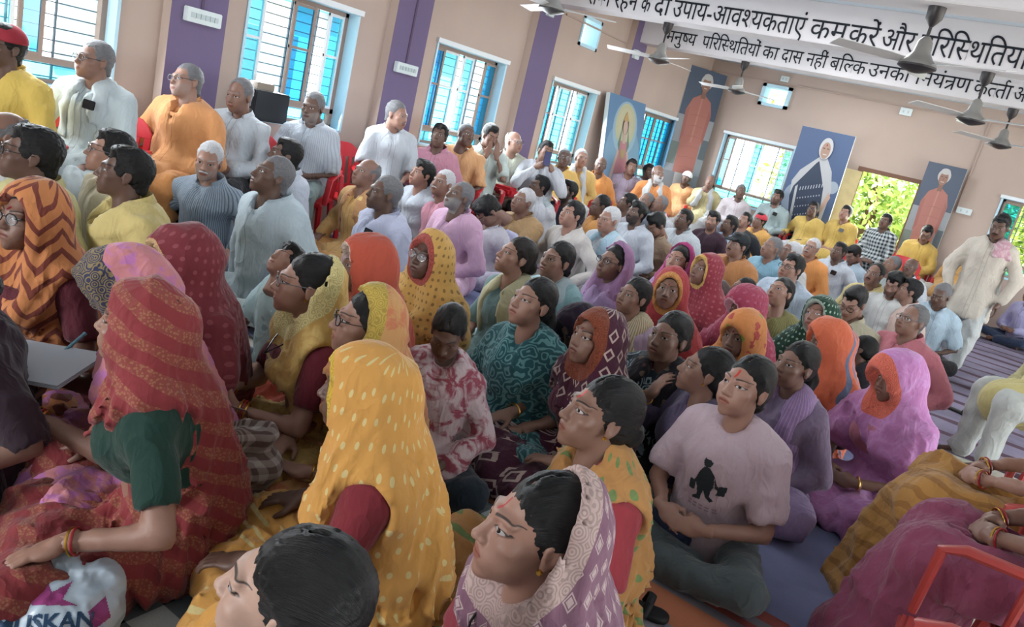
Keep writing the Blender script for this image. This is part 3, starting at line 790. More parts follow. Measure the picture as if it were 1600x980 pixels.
        for i in range(len(A_) - 1):
            for j in range(2): F_.append((i*3+j, i*3+j+1, (i+1)*3+j+1, (i+1)*3+j))
        cb.add(V, F_); co = cb.build('collar', cloth(*tc), o, True)
        sm = co.modifiers.new('s', 'SOLIDIFY'); sm.thickness = .003
        if lod < 2:
            bb = MB()
            for i in range(4):
                z = N[2] - .10 - .075 * i; y = Ch[1] - .128 * K * loose - .006 + (.0 if i < 2 else .012)
                bb.lathe([(.001, 0), (.0058, .001), (.0058, .003), (.001, .0045)], (0, 0, 0), 8, Matrix.Translation((0, y, z)) @ Matrix.Rotation(pi / 2, 4, 'X'))
            bb.build('button', BTN, topo, True)
    # ---- saree drape and veil in one cloth
    if saree or veil is not None:
        d = Vol(lo, hi, h * (.95 if lod == 0 else 1.)); 
        if saree:
            d.d[:] = .2
            d.cone(Hp + [0, .01, -.02], Hp + [0, -.02, .06], .135 * K * fat, .125 * K * fat, .05)
            for s in (-1, 1):
                a_ = an[s] + (kn[s] - an[s]) * .05
                d.cone(hp[s], kn[s], r1 * K * (.6 + .4 * fat), r2 * K, kk).cone(kn[s], a_, r2 * K, r3 * K, kk)
            if pose == 'floor': d.ell((0, -.20, .085), (.30 * K, .24 * K, .085), .07)
            elif pose == 'chair': d.cone((0, -.40, .44), (0, -.46, .06), .15, .19, .06); d.ell((0, -.50, .03), (.24, .16, .05), .04)
            # the end of the saree: up over the left shoulder (side=1) or right
            t = Vol(lo, hi, d.h)
            t.cone(Hp + [0, 0, .05], W, .135 * K * loose, .134 * K * loose, .06).cone(W, Ch, .134 * K * loose, .140 * K * loose, .06)
            t.ell(Ch + [0, 0, .03], (.170 * K * loose, .132 * K * loose, .155 * K), .04)
            for s in (-1, 1): t.ell(Ch + [s * .070 * K, -.09 * K, -.035 * K], (.068 * K, .066 * K, .068 * K), .035)
            t.cone(SH[-1] * [.86, 1, 1], SH[1] * [.86, 1, 1], .080 * K, k=.05); t.cone(N + [0, .014, -.030], N + [0, .02, .02], .100 * K, .078 * K, .03)
            nn = nrm((-side * .75, 0, -.62)) if not (veil and veil.get('wrap')) else nrm((-side * .9, .1, -.2))
            t.plane(nn, float(nn @ (Ch + np.array([side * (-.035 if not (veil and veil.get('wrap')) else -.14), 0, 0]))), .015)
            d.d = smin(d.d, t.d, .02).astype(np.float32)
            if veil and veil.get('arm'):   # cloth also over the covered arm
                s = side; d.cone(SH[s], EL[s], .085 * K, .09 * K, .04).cone(EL[s], EL[s] * .6 + T[s] * .4, .085 * K, .075, .04)
        bd = None; arms = []
        if veil is not None:
            w = veil.get('w', 1.); fw = veil.get('f', .0); dz = veil.get('dz', 0.)
            Ry = rotm(hy, radians(up * .6), radians(roll))
            d.ell(hd + Ry @ np.array([0, .012 - fw * .5, .020]), (.096 * K * w, .122 * K + fw * .5, .122 * K), .02, R=Ry)
            bk = np.array([0, .06, 0])
            bw_ = veil.get('body', 1.)
            d.cone(hd + Ry @ np.array([0, .035, -.02]), N + bk + [0, -.01, -.03], .095 * K * w, .098 * K * bw_, .05)
            d.cone(N + bk + [0, -.01, -.04], Ch + [0, .05, -.06], .104 * K * bw_, .132 * K * bw_, .06)
            d.cone(Ch + [0, .06, -.04], Hp + [0, .07, .12], .128 * K * bw_, .115 * K, .06)
            sd = veil.get('sides', (1, 1))
            for s, on in ((1, sd[0]), (-1, sd[1])):
                if on:
                    d.cone(hd + Ry @ np.array([s * .045, .015, -.05]), SH[s] * [.75, 1, 1] + [0, -.02, -.01], .052 * w, .074 * w, .05)
                    if on > 1: d.cone(SH[s] + [0, -.01, -.02], (SH[s] + EL[s]) / 2 + [0, -.01, 0], .086, .092, .05)
                    if on > 2: d.cone((SH[s] + EL[s]) / 2, EL[s] + [0, 0, 0], .095, .10, .05)
            if veil.get('front', 0): d.cone(N + [0, -.06, -.03], Ch + [0, -.10, -.08], .085, .10, .05)
            # the visible arm comes out from under the cloth
            for s, on in ((1, sd[0]), (-1, sd[1])):
                if on <= 1 and not (veil.get('arm') and s == side): arms.append((SH[s] + np.array([s * .062, -.03, -.02]), EL[s] + np.array([s * .04, -.02, 0]), .082 * K, .092 * K))
            cx = hd + Ry @ np.array([0, -.112 - fw + veil.get('back', 0.), -.018 + dz]); rr = np.array([.066 * K * veil.get('o', 1.), .112, .100 * veil.get('oz', 1.)])
        grav(d)
        th = lambda p: np.arctan2(p[:, 0] - hd[0], p[:, 1] - hd[1] - .02)
        a = .022
        def fn(p):
            w_ = np.sin(p @ np.array([8., 6., 9.]) + fs); b = np.clip((zh + .02 - p[:, 2]) / .22, 0, 1)
            q = np.sin(th(p) * 13 + 10 * p[:, 2] + 2.6 * w_ + fs) * (.55 + .45 * np.sin(th(p) * 5 + fs * 2)); lap = np.clip((.30 - (p[:, 2] - seat)) / .1, 0, 1) if saree else 0.
            return a * b * (np.abs(q) - .6) * (1 - .6 * lap) + lap * lapfold(.038)(p) + (1 - lap) * wr(.016, 11, 26)(p)
        d.fold(fn)
        if veil is not None:
            d.ell(cx, rr, .008, R=Ry, cut=True)
            if not veil.get('closed'): d.cone(hd + Ry @ np.array([0, -.105, -.085]), N + [0, -.165, -.075], .063 * min(1.3, veil.get('o', 1.)), .074, .02, cut=True)
        elif saree: d.ell(N + [0, -.055, .03], (.055, .085, .055), .012, cut=True); arms = [(SH[s] + np.array([s * .055, -.01, -.02]), EL[s] + np.array([s * .04, 0, 0]), .078 * K, .10 * K) for s in (-1, 1)]
        for c_ in arms: d.cone(*c_, .022, cut=True)
        V, F = d.mesh(); at = {}
        if veil is not None:
            q = (V - cx) @ Ry; kq = np.sqrt(((q / rr) ** 2).sum(1)); dist_ = (kq - 1) * rr.min()
            bdw = np.clip(1 - dist_ / (veil.get('bw', .028)) * .7, 0, 1) * (V[:, 2] > zh - .20) ; at['bd'] = ('FLOAT', bdw)
        nm = 'saree' if saree else 'veil'
        link(nm, mk_mesh(nm, V, F, at), cloth(*(vc or bc)), o)
    # ---- scarf round the neck / shawl ends
    if scarf:
        s_ = Vol(lo, hi, h); wd = scarf[1] if len(scarf) > 1 else .040
        g = np.meshgrid(*s_.ax, indexing='ij', sparse=True)
        zz = np.clip((N[2] + .01 - g[2]) / .22, 0, 1.4); reg_ = np.full(s_.d.shape, .3, np.float32)
        for s in ((-1, 1) if len(scarf) < 3 else (scarf[2],)):
            xo = s * (.052 + .040 * zz + wd * .5)
            r_ = np.maximum(np.abs(g[0] - xo + .010 * np.sin(g[2] * 24 + fs)) - wd - .008 * np.sin(g[2] * 37), np.maximum(g[1] - (N[1] + .05), (W[2] - .06 - .05 * s if len(scarf) < 3 else Ch[2] - .02) - g[2]))
            reg_ = np.minimum(reg_, r_)
        nb_ = np.sqrt((g[0] - N[0]) ** 2 + (g[1] - N[1] - .03) ** 2 + ((g[2] - N[2] + .005) * 1.3) ** 2) - .098
        if len(scarf) < 3: reg_ = np.minimum(reg_, nb_)
        s_.d = -smin(-(u0 - .016), -reg_, .01).astype(np.float32)
        if len(scarf) < 3: s_.cone(N + [-.052, -.01, .0], N + [0, .062, .022], .024, k=.02).cone(N + [.052, -.01, .0], N + [0, .062, .022], .024, k=.02)
        s_.fold(wr(.012, 15, 34)); s_.ell(N + [0, -.06, .035], (.040, .08, .06), .01, cut=True); s_.ell(hd + Rh @ np.array([0, -.04, -.075]), (.058, .08, .058), .01, cut=True)
        V, F = s_.mesh(); link('scarf', mk_mesh('scarf', V, F), cloth(*scarf[0]), o)
    if pocket:
        mb = MB(); mb.box((-.034, -.004, 0), (.034, .006, .055)); ob = mb.build(pocket if isinstance(pocket, str) else 'pocket_phone', PHONEM, o, bevel=.004)
        ob.location = Ch + np.array([.070, -.150 * loose - .022 - (.018 if scarf else 0), .0]); ob.rotation_euler = (-.1, .10, .22)
    if bangles:
        for s in (-1, 1):
            dv = nrm(T[s] - EL[s]); Mx = Matrix.Translation(T[s] - dv * .02) @ Vector(dv).to_track_quat('Z', 'Y').to_matrix().to_4x4()
            for i in range(bangles):
                b_ = MB(); rr_ = .033 * K
                b_.tube([(rr_ * np.cos(a), rr_ * np.sin(a), -.011 * i) for a in np.linspace(0, 2 * pi, 17)], .0032, 6, False)
                b_.v = [tuple(Mx @ Vector(p)) for p in b_.v]; b_.build('bangle', GOLD if i % 2 == 0 else REDB, o, True)
    if bindi and lod == 0 or bangles:   # earring
        e_ = MB()
        for s in (-1, 1): e_.lathe([(.001, -.006), (.006, -.004), (.0065, .002), (.001, .006)], (0, 0, 0), 8, Matrix.Translation((s * .0745, -.001, -.036)))
        e_.v = [tuple(p) for p in (np.array(e_.v) * hs) @ Rh.T + hd]; e_.build('earring', GOLD, o, True)
    if necklace:
        pts = [N + np.array(q) * K for q in ((0, .075, .030), (.050, .050, .035), (.070, .0, .020), (.062, -.055, -.015), (.036, -.105, -.065), (0, -.128 - .02 * (fat > 1), -.11), (-.036, -.105, -.065), (-.062, -.055, -.015), (-.070, .0, .020), (-.050, .050, .035), (0, .075, .030))]
        MB().tube(pts, .0028, 6, False).build('necklace', PHONEM, o, True)
    N_PERSON[0] += 1
    o_info = dict(o=o, hd=hd, N=N, Ch=Ch, T=T, EL=EL, kn=kn, an=an, hw=hw, rz=rz, seat=seat, loose=loose, K=K, loc=loc, HO=HO)
    return o_info
# ------------------------------------------------------------------ the hall
WX, WY, ZC = -5.4, 13.2, 3.12
def wallpaint(name, col):
    t = NT(name); v = t.obj(); n = t.noise(v, 1.3, 4); n2 = t.noise(v, 90, 3); c = srgb(col)
    t.set(Base_Color=t.mix(t.mapr(n.outputs[0], .3, .7), tuple(x * .92 for x in c[:3]) + (1,), c), Roughness=.75); t.b.inputs['Specular IOR Level'].default_value = .2
    t.bump(n2.outputs[0], .15, .003); return t.m
PINK = wallpaint('wall_pink_beige', '#b3a298'); PURPLE = wallpaint('column_purple', '#6d6180'); BEAMW = wallpaint('beam_white', '#cfcdd0'); CEIL = wallpaint('ceiling_white', '#d3e0ea')
REVEAL = wallpaint('reveal_pale_blue', '#b9dcec')
def struct(o): o['kind'] = 'structure'; return o
def wall_with_holes(name, axis, pos, thick, a0, a1, z0, z1, holes, m):
    """a wall along an axis, cut into boxes round its openings"""
    mb = MB(); cuts = sorted({a0, a1, *[h[0] for h in holes], *[h[1] for h in holes]})
    for p, q in zip(cuts[:-1], cuts[1:]):
        hs = sorted([h for h in holes if h[0] <= p and h[1] >= q], key=lambda h: h[2]); z = z0
        for h in hs + [(0, 0, z1, z1)]:
            if h[2] > z:
                if axis == 'y': mb.box((pos - thick, p, z), (pos, q, h[2]))
                else: mb.box((p, pos, z), (q, pos + thick, h[2]))
            z = h[3]
    return struct(mb.build(name, m))
WINS = [(1.75, 2.93), (3.92, 5.05), (6.14, 7.34), (8.37, 9.52), (11.05, 12.5)]
WZ0, WZM, WZ1 = .93, 1.09, 1.97
wl = wall_with_holes('wall_left', 'y', WX, .22, -5.2, WY, 0, ZC + .1, [(a, b, WZ0, WZ1) for a, b in WINS] + [(8.74, 9.18, 2.48, 2.81)], PINK)
FW = (-4.83, -3.61, .86, 1.98); RW = (-.56, .70, .86, 1.96); DOOR = (-2.56, -1.60, 0, 1.925)
wf = wall_with_holes('wall_far', 'x', WY, .22, WX - .22, 6.2, 0, ZC + .1, [FW, RW, DOOR, (-4.40, -3.97, 2.57, 2.86)], PINK)
mb = MB(); mb.box((-5.6, -5.2, -.12), (6.2, 13.4, 0)); floor = struct(mb.build('floor', plain('floor_grey_tile', '#b9b6ae', .35, .4, var=.1)))
mb = MB(); mb.box((-5.6, -5.2, ZC), (6.2, 13.4, ZC + .15)); struct(mb.build('ceiling', CEIL))
wall_with_holes('wall_back', 'x', -5.4, .2, -5.6, 6.2, 0, ZC + .1, [(-5.0, -2.6, .6, 2.7)], PINK)
wr_ = wall_with_holes('wall_right', 'y', 6.2, .2, -5.2, WY, 0, ZC + .1, [(a, a + 2.3, .5, 2.6) for a in (-.6, 2.0, 4.6, 7.2, 9.8)], PINK)
TILE = plain('tile_white', '#c9c7bf', .25, .5, var=.06)
tb = MB(); tb.box((.004, .004, 0), (.596, .596, .006)); tm = None
for i in range(5):
    for j in range(6):
        if tm is None: o = tb.build('tile', TILE, floor); tm = o.data
        else: o = link('tile', tm, None, floor)
        o.location = (-.5 + .6 * i, 2.1 + .6 * j, .0)
# columns, beams
for k, (a, b) in enumerate([(3.24, 3.68), (5.40, 5.86), (7.62, 8.07), (9.98, 10.40)]):
    mb = MB(); mb.box((WX, a, 0), (WX + .1, b, ZC)); o = struct(mb.build('trim_%d' % (k + 1), PINK))
    pb = MB(); pb.box((WX + .1, a, 0), (WX + .103, b, ZC)); pb.build('purple_face', PURPLE, o)
BEAMS = [(5.50, 2.73), (7.76, 2.755), (10.15, 2.80)]
beams = []
for k, (y, z) in enumerate(BEAMS):
    mb = MB(); mb.box((WX, y, z), (6.2, y + .30, ZC)); beams.append(struct(mb.build('trim_%d' % (k + 5), BEAMW, bevel=.006)))
for y, z in ((-1.2, 2.75), (1.0, 2.75), (3.24, 2.75)):
    mb = MB(); mb.box((WX, y, z), (6.2, y + .3, ZC)); struct(mb.build('trim_9', BEAMW))
# ------------------------------------------------------------------ windows: frame, sashes of blue glass, grille bars
ALU = plain('window_frame_brown', '#8d7b72', .45, .4); ALUW = plain('window_frame_pale', '#d5dde2', .4, .4); BAR = plain('grille_bar', '#5d6f7c', .5, .4)
def glass(name, col, alpha):
    t = NT(name); t.n.remove(t.b); tr = t.new('ShaderNodeBsdfTransparent'); tr.inputs[0].default_value = col + (1,)
    gl = t.new('ShaderNodeBsdfGlossy'); gl.inputs['Roughness'].default_value = .08; df = t.new('ShaderNodeBsdfDiffuse'); df.inputs[0].default_value = tuple(x * .8 for x in col) + (1,)
    m1 = t.new('ShaderNodeMixShader'); m1.inputs[0].default_value = alpha; t.l(tr.outputs[0], m1.inputs[1]); t.l(df.outputs[0], m1.inputs[2])
    m2 = t.new('ShaderNodeMixShader'); m2.inputs[0].default_value = .06; t.l(m1.outputs[0], m2.inputs[1]); t.l(gl.outputs[0], m2.inputs[2])
    t.l(m2.outputs[0], t.out.inputs[0]); return t.m
BLUE = glass('glass_blue', (.16, .62, .86), .10); AQUA = glass('glass_aqua', (.45, .86, .95), .10)
def window(n, a, b, z0, zm, z1, place, layout, rev=.14, bars=13):
    """layout: list of (from, to, kind) across the opening, kind b/a blue or aqua sash, o open; place maps (along, depth, z)"""
    def bx(mb, u0, u1, d0, d1, za, zb):
        p, q = place(u0, d0, za), place(u1, d1, zb); mb.box([min(i, j) for i, j in zip(p, q)], [max(i, j) for i, j in zip(p, q)])
    f = MB(); w = b - a
    root = struct(thing('window_%d' % n, None, None)); 
    r = MB(); bx(r, a - .012, a + .012, -.012, .22, z0, z1); bx(r, b - .012, b + .012, -.012, .22, z0, z1); bx(r, a, b, -.012, .22, z0 - .01, z0 + .015); bx(r, a, b, -.012, .22, z1 - .015, z1 + .02)
    r.build('reveal', REVEAL, root)
    l = MB(); bx(l, a - .03, b + .03, -.035, .02, z1 - .01, z1 + .035); l.build('lintel', ALUW, root)
    for u in (a + .012, b - .05): bx(f, u, u + .038, rev - .03, rev + .03, z0, z1)
    bx(f, a, b, rev - .03, rev + .03, z1 - .05, z1 - .012); bx(f, a, b, rev - .03, rev + .03, z0 + .01, z0 + .04); bx(f, a, b, rev - .03, rev + .03, zm - .02, zm + .02)
    f.build('frame', ALU, root)
    for q in (0, 1):
        g = MB(); bx(g, a + .05 + q * (w / 2 - .03), a + w / 2 + q * (w / 2 - .05) - .02, rev - .004, rev + .004, z0 + .04, zm - .02); g.build('pane', AQUA, root)
    for s0, s1, k in layout:
        u0, u1 = a + .04 + (w - .08) * s0, a + .04 + (w - .08) * s1
        if k == 'o': continue
        s = MB(); d = rev - (.015 if k.isupper() else .05)
        for e in (u0, u1 - .026): bx(s, e, e + .026, d - .012, d + .012, zm + .02, z1 - .05)
        for zz in (zm + .02, z1 - .075, (zm + z1) / 2 + .02): bx(s, u0, u1, d - .010, d + .010, zz, zz + .022)
        so = s.build('sash', ALU if k in 'bB' else ALUW, root)
        for za, zb in ((zm + .04, (zm + z1) / 2 + .02), ((zm + z1) / 2 + .042, z1 - .07)):
            g = MB(); bx(g, u0 + .026, u1 - .026, d - .003, d + .003, za, zb); g.build('pane', BLUE if k in 'bB' else AQUA, so)
    for i in range(bars):
        z = z0 + (z1 - z0) * (i + .6) / bars
        g = MB(); bx(g, a, b, rev + .055, rev + .063, z - .004, z + .004); g.build('grille_bar', BAR, root)
    for i in range(3):
        u = a + w * (i + 1) / 4; g = MB(); bx(g, u - .006, u + .006, rev + .05, rev + .068, z0, z1); g.build('grille_bar', BAR, root)
    return root
PL = lambda u, d, z: (WX - d, u, z)
PF = lambda u, d, z: (u, WY + d, z)
window(1, *WINS[0], WZ0, WZM, WZ1, PL, [(.0, .16, 'b'), (.17, .30, 'o'), (.33, .50, 'a'), (.52, .66, 'b'), (.68, .98, 'o')])
window(2, *WINS[1], WZ0, WZM, WZ1, PL, [(.0, .20, 'A'), (.22, .42, 'o'), (.44, .66, 'b'), (.67, .82, 'o'), (.83, 1., 'A')])
window(3, *WINS[2], WZ0, WZM, WZ1, PL, [(.0, .18, 'b'), (.19, .42, 'A'), (.43, .49, 'o'), (.50, .66, 'A'), (.67, .80, 'o'), (.81, 1., 'b')])
window(4, *WINS[3], WZ0, WZM, WZ1, PL, [(.0, .19, 'b'), (.20, .30, 'o'), (.31, .60, 'A'), (.61, .74, 'o'), (.75, 1., 'A')])
window(5, *WINS[4], WZ0, WZM, WZ1, PL, [(.0, .2, 'A'), (.2, .45, 'b'), (.47, .74, 'b'), (.76, 1., 'B')])
window(6, FW[0], FW[1], FW[2], 1.06, FW[3], PF, [(0., .13, 'b'), (.14, .40, 'o'), (.42, .56, 'A'), (.57, .86, 'o'), (.87, 1., 'A')])
window(7, RW[0], RW[1], RW[2], 1.06, RW[3], PF, [(0., .2, 'b'), (.5, .7, 'A')])
# small ventilation openings with pale frames
def vent(n, p0, p1):
    mb = MB(); x0, y0, z0 = p0; x1, y1, z1 = p1
    if x1 - x0 < .4:
        for q in ((y0, y0 + .04, z0, z1), (y1 - .04, y1, z0, z1), (y0, y1, z0, z0 + .04), (y0, y1, z1 - .04, z1)): mb.box((x0, q[0], q[2]), (x1, q[1], q[3]))
    else:
        for q in ((x0, x0 + .06, z0, z1), (x1 - .06, x1, z0, z1), (x0, x1, z0, z0 + .05), (x0, x1, z1 - .05, z1)): mb.box((q[0], y0, q[2]), (q[1], y1, q[3]))
    r = struct(mb.build('window_%d' % n, REVEAL)); return r
vent(8, (WX - .22, 8.72, 2.46), (WX + .015, 9.20, 2.83)); vent(9, (-4.43, WY - .05, 2.54), (-3.94, WY + .22, 2.89))
# ------------------------------------------------------------------ door: frame and one leaf swung in
WOODB = plain('door_frame_brown', '#6d4f41', .6, .3, bump=.2, bscale=30); CREAM = plain('door_leaf_cream', '#b3a67c', .55, .3, var=.1)
dr = struct(thing('door_1', None, None))
f = MB(); x0, x1, z1 = DOOR[0], DOOR[1], DOOR[3]
f.box((x0 - .005, WY - .02, 0), (x0 + .06, WY + .1, z1 - .05)); f.box((x1 - .06, WY - .02, 0), (x1 + .005, WY + .1, z1 - .05)); f.box((x0 - .01, WY - .025, z1 - .05), (x1 + .01, WY + .105, z1 + .012)); f.build('frame', WOODB, dr)
leaf = MB(); leaf.box((-.02, -.5, .01), (.02, 0, 1.86)); lo_ = leaf.build('leaf', CREAM, dr, bevel=.004); lo_.location = (x0 + .06, WY - .02, 0); lo_.rotation_euler = (0, 0, radians(-52))
for za, zb in ((.2, .85), (1.0, 1.75)):
    for x in (-.026, .020):
        p = MB(); p.box((x, -.40, za), (x + .006, -.10, zb)); p.build('panel', CREAM, lo_, bevel=.004)
# ------------------------------------------------------------------ writing painted on the beams
INK = plain('paint_black', '#1b2028', .6, .2)
def glyphs(s):
    c = bpy.data.curves.new('t', 'FONT'); c.body = s; c.resolution_u = 3; o = bpy.data.objects.new('t', c); C.objects.link(o)
    dg = bpy.context.evaluated_depsgraph_get(); me = bpy.data.meshes.new_from_object(o.evaluated_get(dg)); bpy.data.objects.remove(o); bpy.data.curves.remove(c)
    bm = bmesh.new(); bm.from_mesh(me); bpy.data.meshes.remove(me); return bm
_kx = [None]
def xmax(bm): return max(v.co.x for v in bm.verts)
def bmadd(dst, bm, dx):
    m = {}
    for v in bm.verts: m[v] = dst.verts.new((v.co.x + dx, v.co.y, 0))
    for f_ in bm.faces:
        try: dst.faces.new([m[v] for v in f_.verts])
        except ValueError: pass
    bm.free()
def quad(dst, pts): dst.faces.new([dst.verts.new((x, y, 0)) for x, y in pts])
def word(pieces):
    dst = bmesh.new(); x = 0.
    if _kx[0] is None: b = glyphs('क'); _kx[0] = xmax(b); b.free()
    for p in pieces:
        if p == 'tra':
            quad(dst, [(x, .55), (x + .50, .55), (x + .50, .622), (x, .622)]); quad(dst, [(x + .36, 0), (x + .44, 0), (x + .44, .56), (x + .36, .56)])
            quad(dst, [(x + .04, .34), (x + .36, .34), (x + .36, .41), (x + .04, .41)]); quad(dst, [(x + .06, .05), (x + .12, .0), (x + .37, .22), (x + .37, .32)]); quad(dst, [(x + .04, .28), (x + .11, .28), (x + .11, .41), (x + .04, .41)]); x += .50; continue
        if p == 'reph':
            A = np.linspace(pi, .15 * pi, 9)
            for a, b in zip(A[:-1], A[1:]): quad(dst, [(x - .33 + .13 * np.cos(a), .70 + .15 * np.sin(a)), (x - .33 + .13 * np.cos(b), .70 + .15 * np.sin(b)), (x - .33 + .065 * np.cos(b), .70 + .085 * np.sin(b)), (x - .33 + .065 * np.cos(a), .70 + .085 * np.sin(a))])
            quad(dst, [(x - .46, .70), (x - .395, .70), (x - .33, .60), (x - .39, .60)]); continue
        half = p.startswith('/'); p = p.lstrip('/')
        b = glyphs(p); t = glyphs(p + 'क'); adv = xmax(t) - _kx[0]; t.free()
        if half:
            cut = adv - .165; bmesh.ops.bisect_plane(b, geom=b.verts[:] + b.edges[:] + b.faces[:], plane_co=(cut, 0, 0), plane_no=(1, 0, 0), clear_outer=True); adv = cut + .01
        bmadd(dst, b, x); x += adv
    return dst, x
def paint(words, y, zbase, scale, beam):
    for pieces, xl, xr in words:
        bm, w = word(pieces); sx = (xr - xl) / w
        me = bpy.data.meshes.new('lettering'); 
        for v in bm.verts: v.co = (xl + v.co.x * sx, y - .004, zbase + v.co.y * scale)
        bm.to_mesh(me); bm.free(); o = link('lettering', me, INK, beam)
        s = o.modifiers.new('s', 'SOLIDIFY'); s.thickness = .003; s.offset = 0
PX = lambda y, px, py: float(on(1, y, px, py)[0])
PARI = ['प', 'िर', 'ि', '/स', 'थ', 'ित', 'यों']
yb = 7.76
U = lambda px: PX(yb, px, 8 + .157 * (px - 950))
paint([(['प्र', 'सन्न'][1:] and ['स', '/न', 'न'], U(917), U(952)), (['रहने'], U(958), U(994)), (['के'], U(1000), U(1014)), (['दो'], U(1020), U(1044)),
       (['उपाय-आव', '/श', 'यकताएं'], U(1049), U(1254)), (['कम'], U(1262), U(1319)), (['करें'], U(1322), U(1368)), (['और'], U(1373), U(1424)), (PARI, U(1431), U(1600) + .004)], yb, 2.795, .262, beams[1])
yb2 = 10.15
U2 = lambda px: PX(yb2, px, 55 + .17 * (px - 1043))
paint([(['मनु', '/ष', 'य'], U2(1042), U2(1088)), (PARI, U2(1098), U2(1187)), (['का'], U2(1192), U2(1216)), (['दास'], U2(1222), U2(1254)), (['नहीं'], U2(1260), U2(1292)),
       (['बि', '/ल', 'क'] and ['ब', 'ि', '/ल', 'क'], U2(1297), U2(1353)), (['उनका'], U2(1357), U2(1422)), (['िन', 'यं', 'tra', 'ण'], U2(1431), U2(1517)), (['क', '/त', 'ता', 'reph'], U2(1522), U2(1580)), (['औ'], U2(1584), U2(1610))], yb2, 2.865, .235, beams[2])
# ------------------------------------------------------------------ cloth spread on the floor
def mat_cloth(name, label, x0, x1, y0, y1, z, m, amp=.006, seed=1, cell=.035):
    nx, ny = int((x1 - x0) / cell) + 1, int((y1 - y0) / cell) + 1
    X, Y_ = np.meshgrid(np.linspace(0, x1 - x0, nx), np.linspace(0, y1 - y0, ny), indexing='ij')
    P_ = np.stack([X.ravel(), Y_.ravel(), np.zeros(X.size)], 1)
    r1 = ridge(P_, (.9, 3.6, 1), seed * 3.1); r2 = ridge(P_, (4, 2, 1), seed * 1.7)
    Z = z + amp * np.clip((r1 - .62) * 5, 0, 1.6) + .25 * amp * r2
    e = 1 - .0; edge = np.minimum.reduce([X.ravel(), (x1 - x0) - X.ravel(), Y_.ravel(), (y1 - y0) - Y_.ravel()])
    wob = .012 * np.sin(X.ravel() * 9 + seed) * (edge < .01)
    V = np.concatenate([np.stack([X.ravel(), Y_.ravel() + wob, Z], 1), np.stack([X.ravel(), Y_.ravel() + wob, np.full(X.size, z - .003)], 1)])
    I = np.arange(nx * ny).reshape(nx, ny); n = nx * ny
    q = np.stack([I[:-1, :-1], I[1:, :-1], I[1:, 1:], I[:-1, 1:]], -1).reshape(-1, 4)
    bd = np.concatenate([I[:, 0], I[-1, 1:], I[::-1, -1][1:], I[0, ::-1][1:]])
    sq = np.stack([bd[:-1], bd[:-1] + n, bd[1:] + n, bd[1:]], 1)
    o = link(name, mk_mesh(name, V, np.concatenate([q, sq])), m); o.location = (x0, y0, 0); return tag(o, label, name.split('_')[-1])
def durrie(name, base, bands, check=None, var=.25):
    t = NT(name); v = t.obj(); x, y, z = t.sep(v); n = t.noise(v, 2.2, 4); n2 = t.noise(v, 240, 2); c = srgb(base)
    out = t.mix(t.mapr(n.outputs[0], .3, .7, 0, 1), tuple(q * (1 - var) for q in c[:3]) + (1,), tuple(min(1, q * (1 + var)) for q in c[:3]) + (1,))
    for a, b, col in bands: out = t.mix(t.math('MULTIPLY', t.math('GREATER_THAN', y, a), t.math('LESS_THAN', y, b)), out, srgb(col))
    if check:
        fx = t.math('LESS_THAN', t.math('FRACT', t.math('DIVIDE', x, check)), .5); fy = t.math('LESS_THAN', t.math('FRACT', t.math('DIVIDE', y, check)), .5)
        s = t.math('ADD', fx, fy); out = t.mix(t.math('GREATER_THAN', s, .5), srgb('#a9afae'), t.mix(t.math('GREATER_THAN', s, 1.5), srgb('#5c6266'), srgb('#191d26')))
    t.set(Base_Color=out, Roughness=.95); t.b.inputs['Specular IOR Level'].default_value = .1
    t.bump(t.math('ADD', n2.outputs[0], t.math('MULTIPLY', t.noise(v, 26, 3).outputs[0], .8)), .5, .006); return t.m
mat_cloth('violet_floor_sheet', 'grey violet sheet under the men in the middle of the hall', -5.2, 1.4, 5.9, 12.9, .004, durrie('sheet_violet', '#7a7386', [(i * .42, i * .42 + .1, '#54434e') for i in range(18)]), .006, 2, .07)
mat_cloth('blue_floor_sheet', 'blue grey creased sheet under the girl in the pink T-shirt', -5.2, -.04, 2.62, 5.9, .012, durrie('sheet_blue', '#767a9a', []), .014, 3)
mat_cloth('striped_durrie', 'grey durrie with orange and dark red stripes beside the checked sheet', -2.4, -.12, .4, 2.70, .020, durrie('durrie_striped', '#77737a', [(2.22, 2.29, '#8b4b45'), (2.13, 2.17, '#8b4b45'), (1.9, 2.08, '#a8694e'), (1.5, 1.72, '#a0664c'), (1.1, 1.3, '#7b4742'), (.5, .8, '#a8694e')], var=.15), .006, 4)
mat_cloth('checked_floor_sheet', 'black grey and white checked sheet under the women in front', -5.2, -1.25, -1.2, 2.36, .029, durrie('sheet_checked', '#888888', [], .21), .006, 5)
# ------------------------------------------------------------------ outside: ground, neighbouring house, trees
mb = MB(); mb.box((-60, -60, -.6), (60, 60, -.3)); struct(mb.build('ground', plain('ground_sand', '#b8aa90', .9)))
hb = thing('house', 'pale blue and white house beyond the left windows', 'building', (-11, 5, -.3))
PALEB = plain('house_white', '#dfe6ea', .8); HB2 = plain('house_blue', '#5aa7d0', .8); DK = plain('house_window_dark', '#6b7f8a', .4)
w_ = MB(); w_.box((-1, -12, 0), (0, 12, 2.6)); w_.build('wall', PALEB, hb)
for i in range(8):
    b_ = MB(); b_.box((0, -11 + 2.8 * i, .9), (.05, -10 + 2.8 * i, 2.1)); b_.build('window', DK, hb)
    b_ = MB(); b_.box((0, -9.4 + 2.8 * i, .0), (.09, -9.1 + 2.8 * i, 2.6)); b_.build('pilaster', HB2, hb)
b_ = MB(); b_.box((-1.2, -12.2, 2.6), (.3, 12.2, 2.9)); b_.build('parapet', HB2, hb)
LEAF = None
